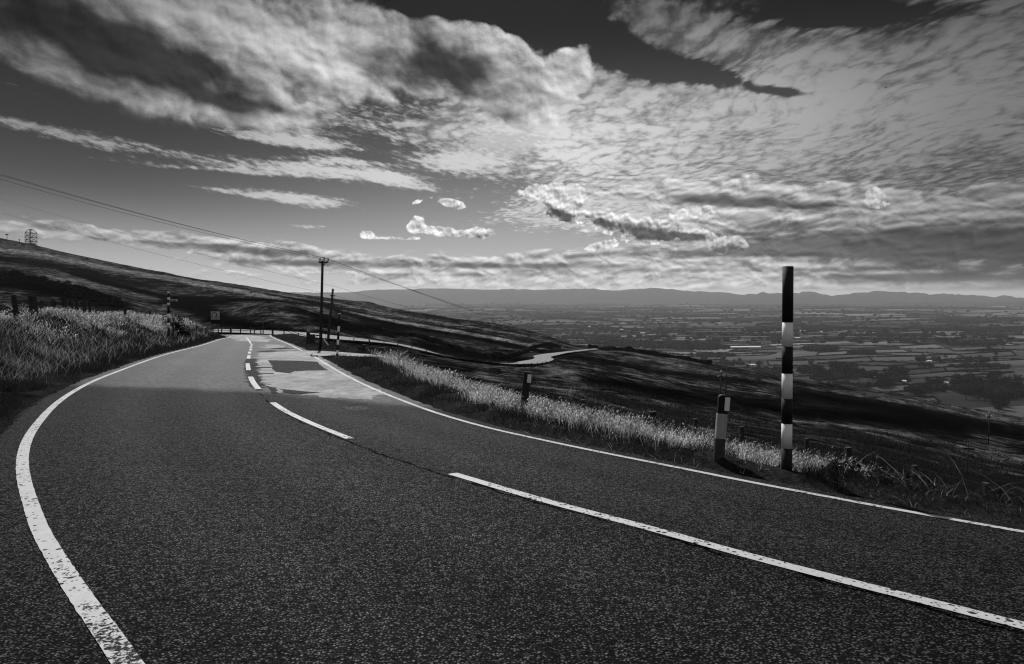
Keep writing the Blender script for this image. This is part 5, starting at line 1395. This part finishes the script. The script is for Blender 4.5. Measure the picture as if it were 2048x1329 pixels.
for px, pyb, pyt, d, lb, w_ in ((526, 661, 645, 98, 'slim dark post with a pale mark standing behind the crest fence', .12), (545.5, 672, 641, 84, 'tall dark post rising above the crest fence', .14), (508.5, 666, 657, 97, 'short pale-topped post at the end of the crest', .12),
                            (616.5, 690, 664, 52, 'stout gatepost beside the tallest power pole, left one', .22), (625, 690, 669, 51, 'wide dark gatepost nearest the tallest power pole', .34), (728, 697, 690, 46, 'short square post in rough grass below the lower road, left one', .2), (764, 709, 696, 40, 'square dark post in rough grass right of the lay-by', .16), (802.5, 713, 708, 38, 'squat post stub at the edge of the pale grass', .16)):
    b = at(px, pyb, d); b.z = min(b.z, float(HH(b.x, b.y)[0])); t = at(px + (1 if w_ < .2 else 0), pyt, d); mb = MB(); mb.box((b + t) / 2, (w_, w_, (t - b).length), frame(b, t)); tag(mb.build('wooden_post', M_wood, None, org=b), lb, 'post', 'odd wooden posts near the crest and lay-by')

# --- dry stone walls
def wall(pix, h, w, label, dmin=110, lo=None):
    pts = []
    for px, py in pix:
        q = hit(px, py, HF, dmin if lo is None else lo, 1100)
        if q: pts.append(q[:2])
    pts = np.array(pts); dd_ = np.hypot(pts[:, 0], pts[:, 1]); ds_ = np.convolve(np.pad(dd_, 1, 'edge'), [.25, .5, .25], 'valid'); pts = pts * (ds_ / dd_)[:, None]
    pl = resample(catmull(pts, 8), 1.2); T = np.gradient(pl, axis=0); T /= np.linalg.norm(T, axis=1, keepdims=True) + 1e-9; N = np.stack([T[:, 1], -T[:, 0]], 1)
    prof = [(-.5, -.6), (-.46, .35), (-.34, .8), (-.26, 1.0), (0, 1.08), (.26, 1.0), (.34, .8), (.46, .35), (.5, -.6)]
    z0 = HF(pl[:, 0], pl[:, 1]); n = len(pl); hh = h * (1 + fbm(np.arange(n) * .3, np.zeros(n), 3, int(pix[0][0])) * .5)
    V = np.stack([np.stack([pl[:, 0] + N[:, 0] * a * w, pl[:, 1] + N[:, 1] * a * w, z0 + c * hh], -1) for a, c in prof], 1)
    V += RNG.normal(0, .05, V.shape)
    o = new_mesh('stone_wall', V.reshape(-1, 3), grid_faces(n, len(prof))[:, ::-1], M_stone, smooth=False); return tag(o, label, 'stone wall', 'dry stone walls on the moor')
wall([(762, 668), (790, 669), (830, 673), (850, 679), (880, 690), (920, 702), (950, 712), (975, 717), (1000, 719), (1030, 716), (1050, 707), (1062, 698), (1090, 695), (1120, 694)], 1.5, 0.9, 'dark stone wall curving round the enclosure above the lower road')
wall([(1178, 696.5), (1200, 698), (1253, 703.5), (1326, 715.5), (1375, 720), (1424, 730)], 2.0, 1.6, 'dark stone wall along the spur running right from the lower bend')
wall([(-40, 552), (0, 556), (60, 566), (100, 576), (138, 588), (150, 596), (200, 606), (240, 612)], 3.2, 2.4, 'dark stone wall descending the left hill behind the bank', 90)

# --- shrubs
def shrub(px, py, d, r, n, label):
    b = at(px, py, d); b.z = float(HH(b.x, b.y)[0]); rg = np.random.default_rng(int(px)); x = rg.normal(0, r * .45, n); y = rg.normal(0, r * .45, n); z = np.abs(rg.normal(0, r * .4, n)) + .1
    th = thing('shrub', b, label, 'shrub')
    o = leaf_clump('foliage', x, y, z, .06, r * .45, 60, M_leaf, int(px)); o.parent = th
    mb = MB(); [mb.cyl((0, 0, -.1), (rg.normal(0, r * .3), rg.normal(0, r * .3), r * .8), .03, .01, 5) for _ in range(5)]
    me = bpy.data.meshes.new('stem'); me.from_pydata([tuple(v) for v in mb.V], [], mb.F); me.materials.append(M_bark); c = bpy.data.objects.new('stem', me); COL.objects.link(c); c.parent = th
shrub(352, 640, 56, 1.1, 26, 'dark bush behind the banded signpost'); shrub(362, 643, 53, .6, 12, 'small dark bush on the right of the bigger one by the signpost')
shrub(340, 632, 56, 1.0, 16, 'low dark bush directly behind the signpost arms')
for px, py, d, r, lb in ((392, 591, 300, 3.2, 'lone dark thorn on the pale hillside'),): shrub(px, py, d, r, 30, lb)

# --- birds
def bird(px, py, d, s, rot, label):
    c = at(px, py, d); V = [(-.5, -.06, .16), (-.2, .10, .10), (0, .06, 0), (.2, .10, .10), (.5, -.06, .16), (.2, -.08, .08), (0, -.10, -.01), (-.2, -.08, .08)]
    F = [[0, 1, 7], [1, 2, 6, 7], [2, 3, 5, 6], [3, 4, 5]]
    V2 = []; 
    mb = MB(); mb.add([Vector(v) * s for v in V], F); mb.add([Vector((v[0], v[1], v[2] + .03)) * s for v in V], [f[::-1] for f in F])
    pr = [(-.42, .004), (-.25, .05), (0, .08), (.18, .06), (.30, .045), (.38, .012)]
    for i in range(5): mb.cyl(Vector((0, pr[i][0], 0)) * s, Vector((0, pr[i + 1][0], 0)) * s, pr[i][1] * s, pr[i + 1][1] * s, 8)
    me = bpy.data.meshes.new('bird'); me.from_pydata([tuple(v) for v in mb.V], [], mb.F); me.materials.append(M_blackp); o = bpy.data.objects.new('bird', me); COL.objects.link(o); o.location = c; o.rotation_euler = rot
    tag(o, label, 'bird', 'birds in the sky')
bird(1771, 176, 70, .5, (0.2, -.6, .3), 'bigger bird gliding high at the upper right'); bird(821, 331, 90, .32, (0, .3, .5), 'tiny bird in the middle of the sky at left')
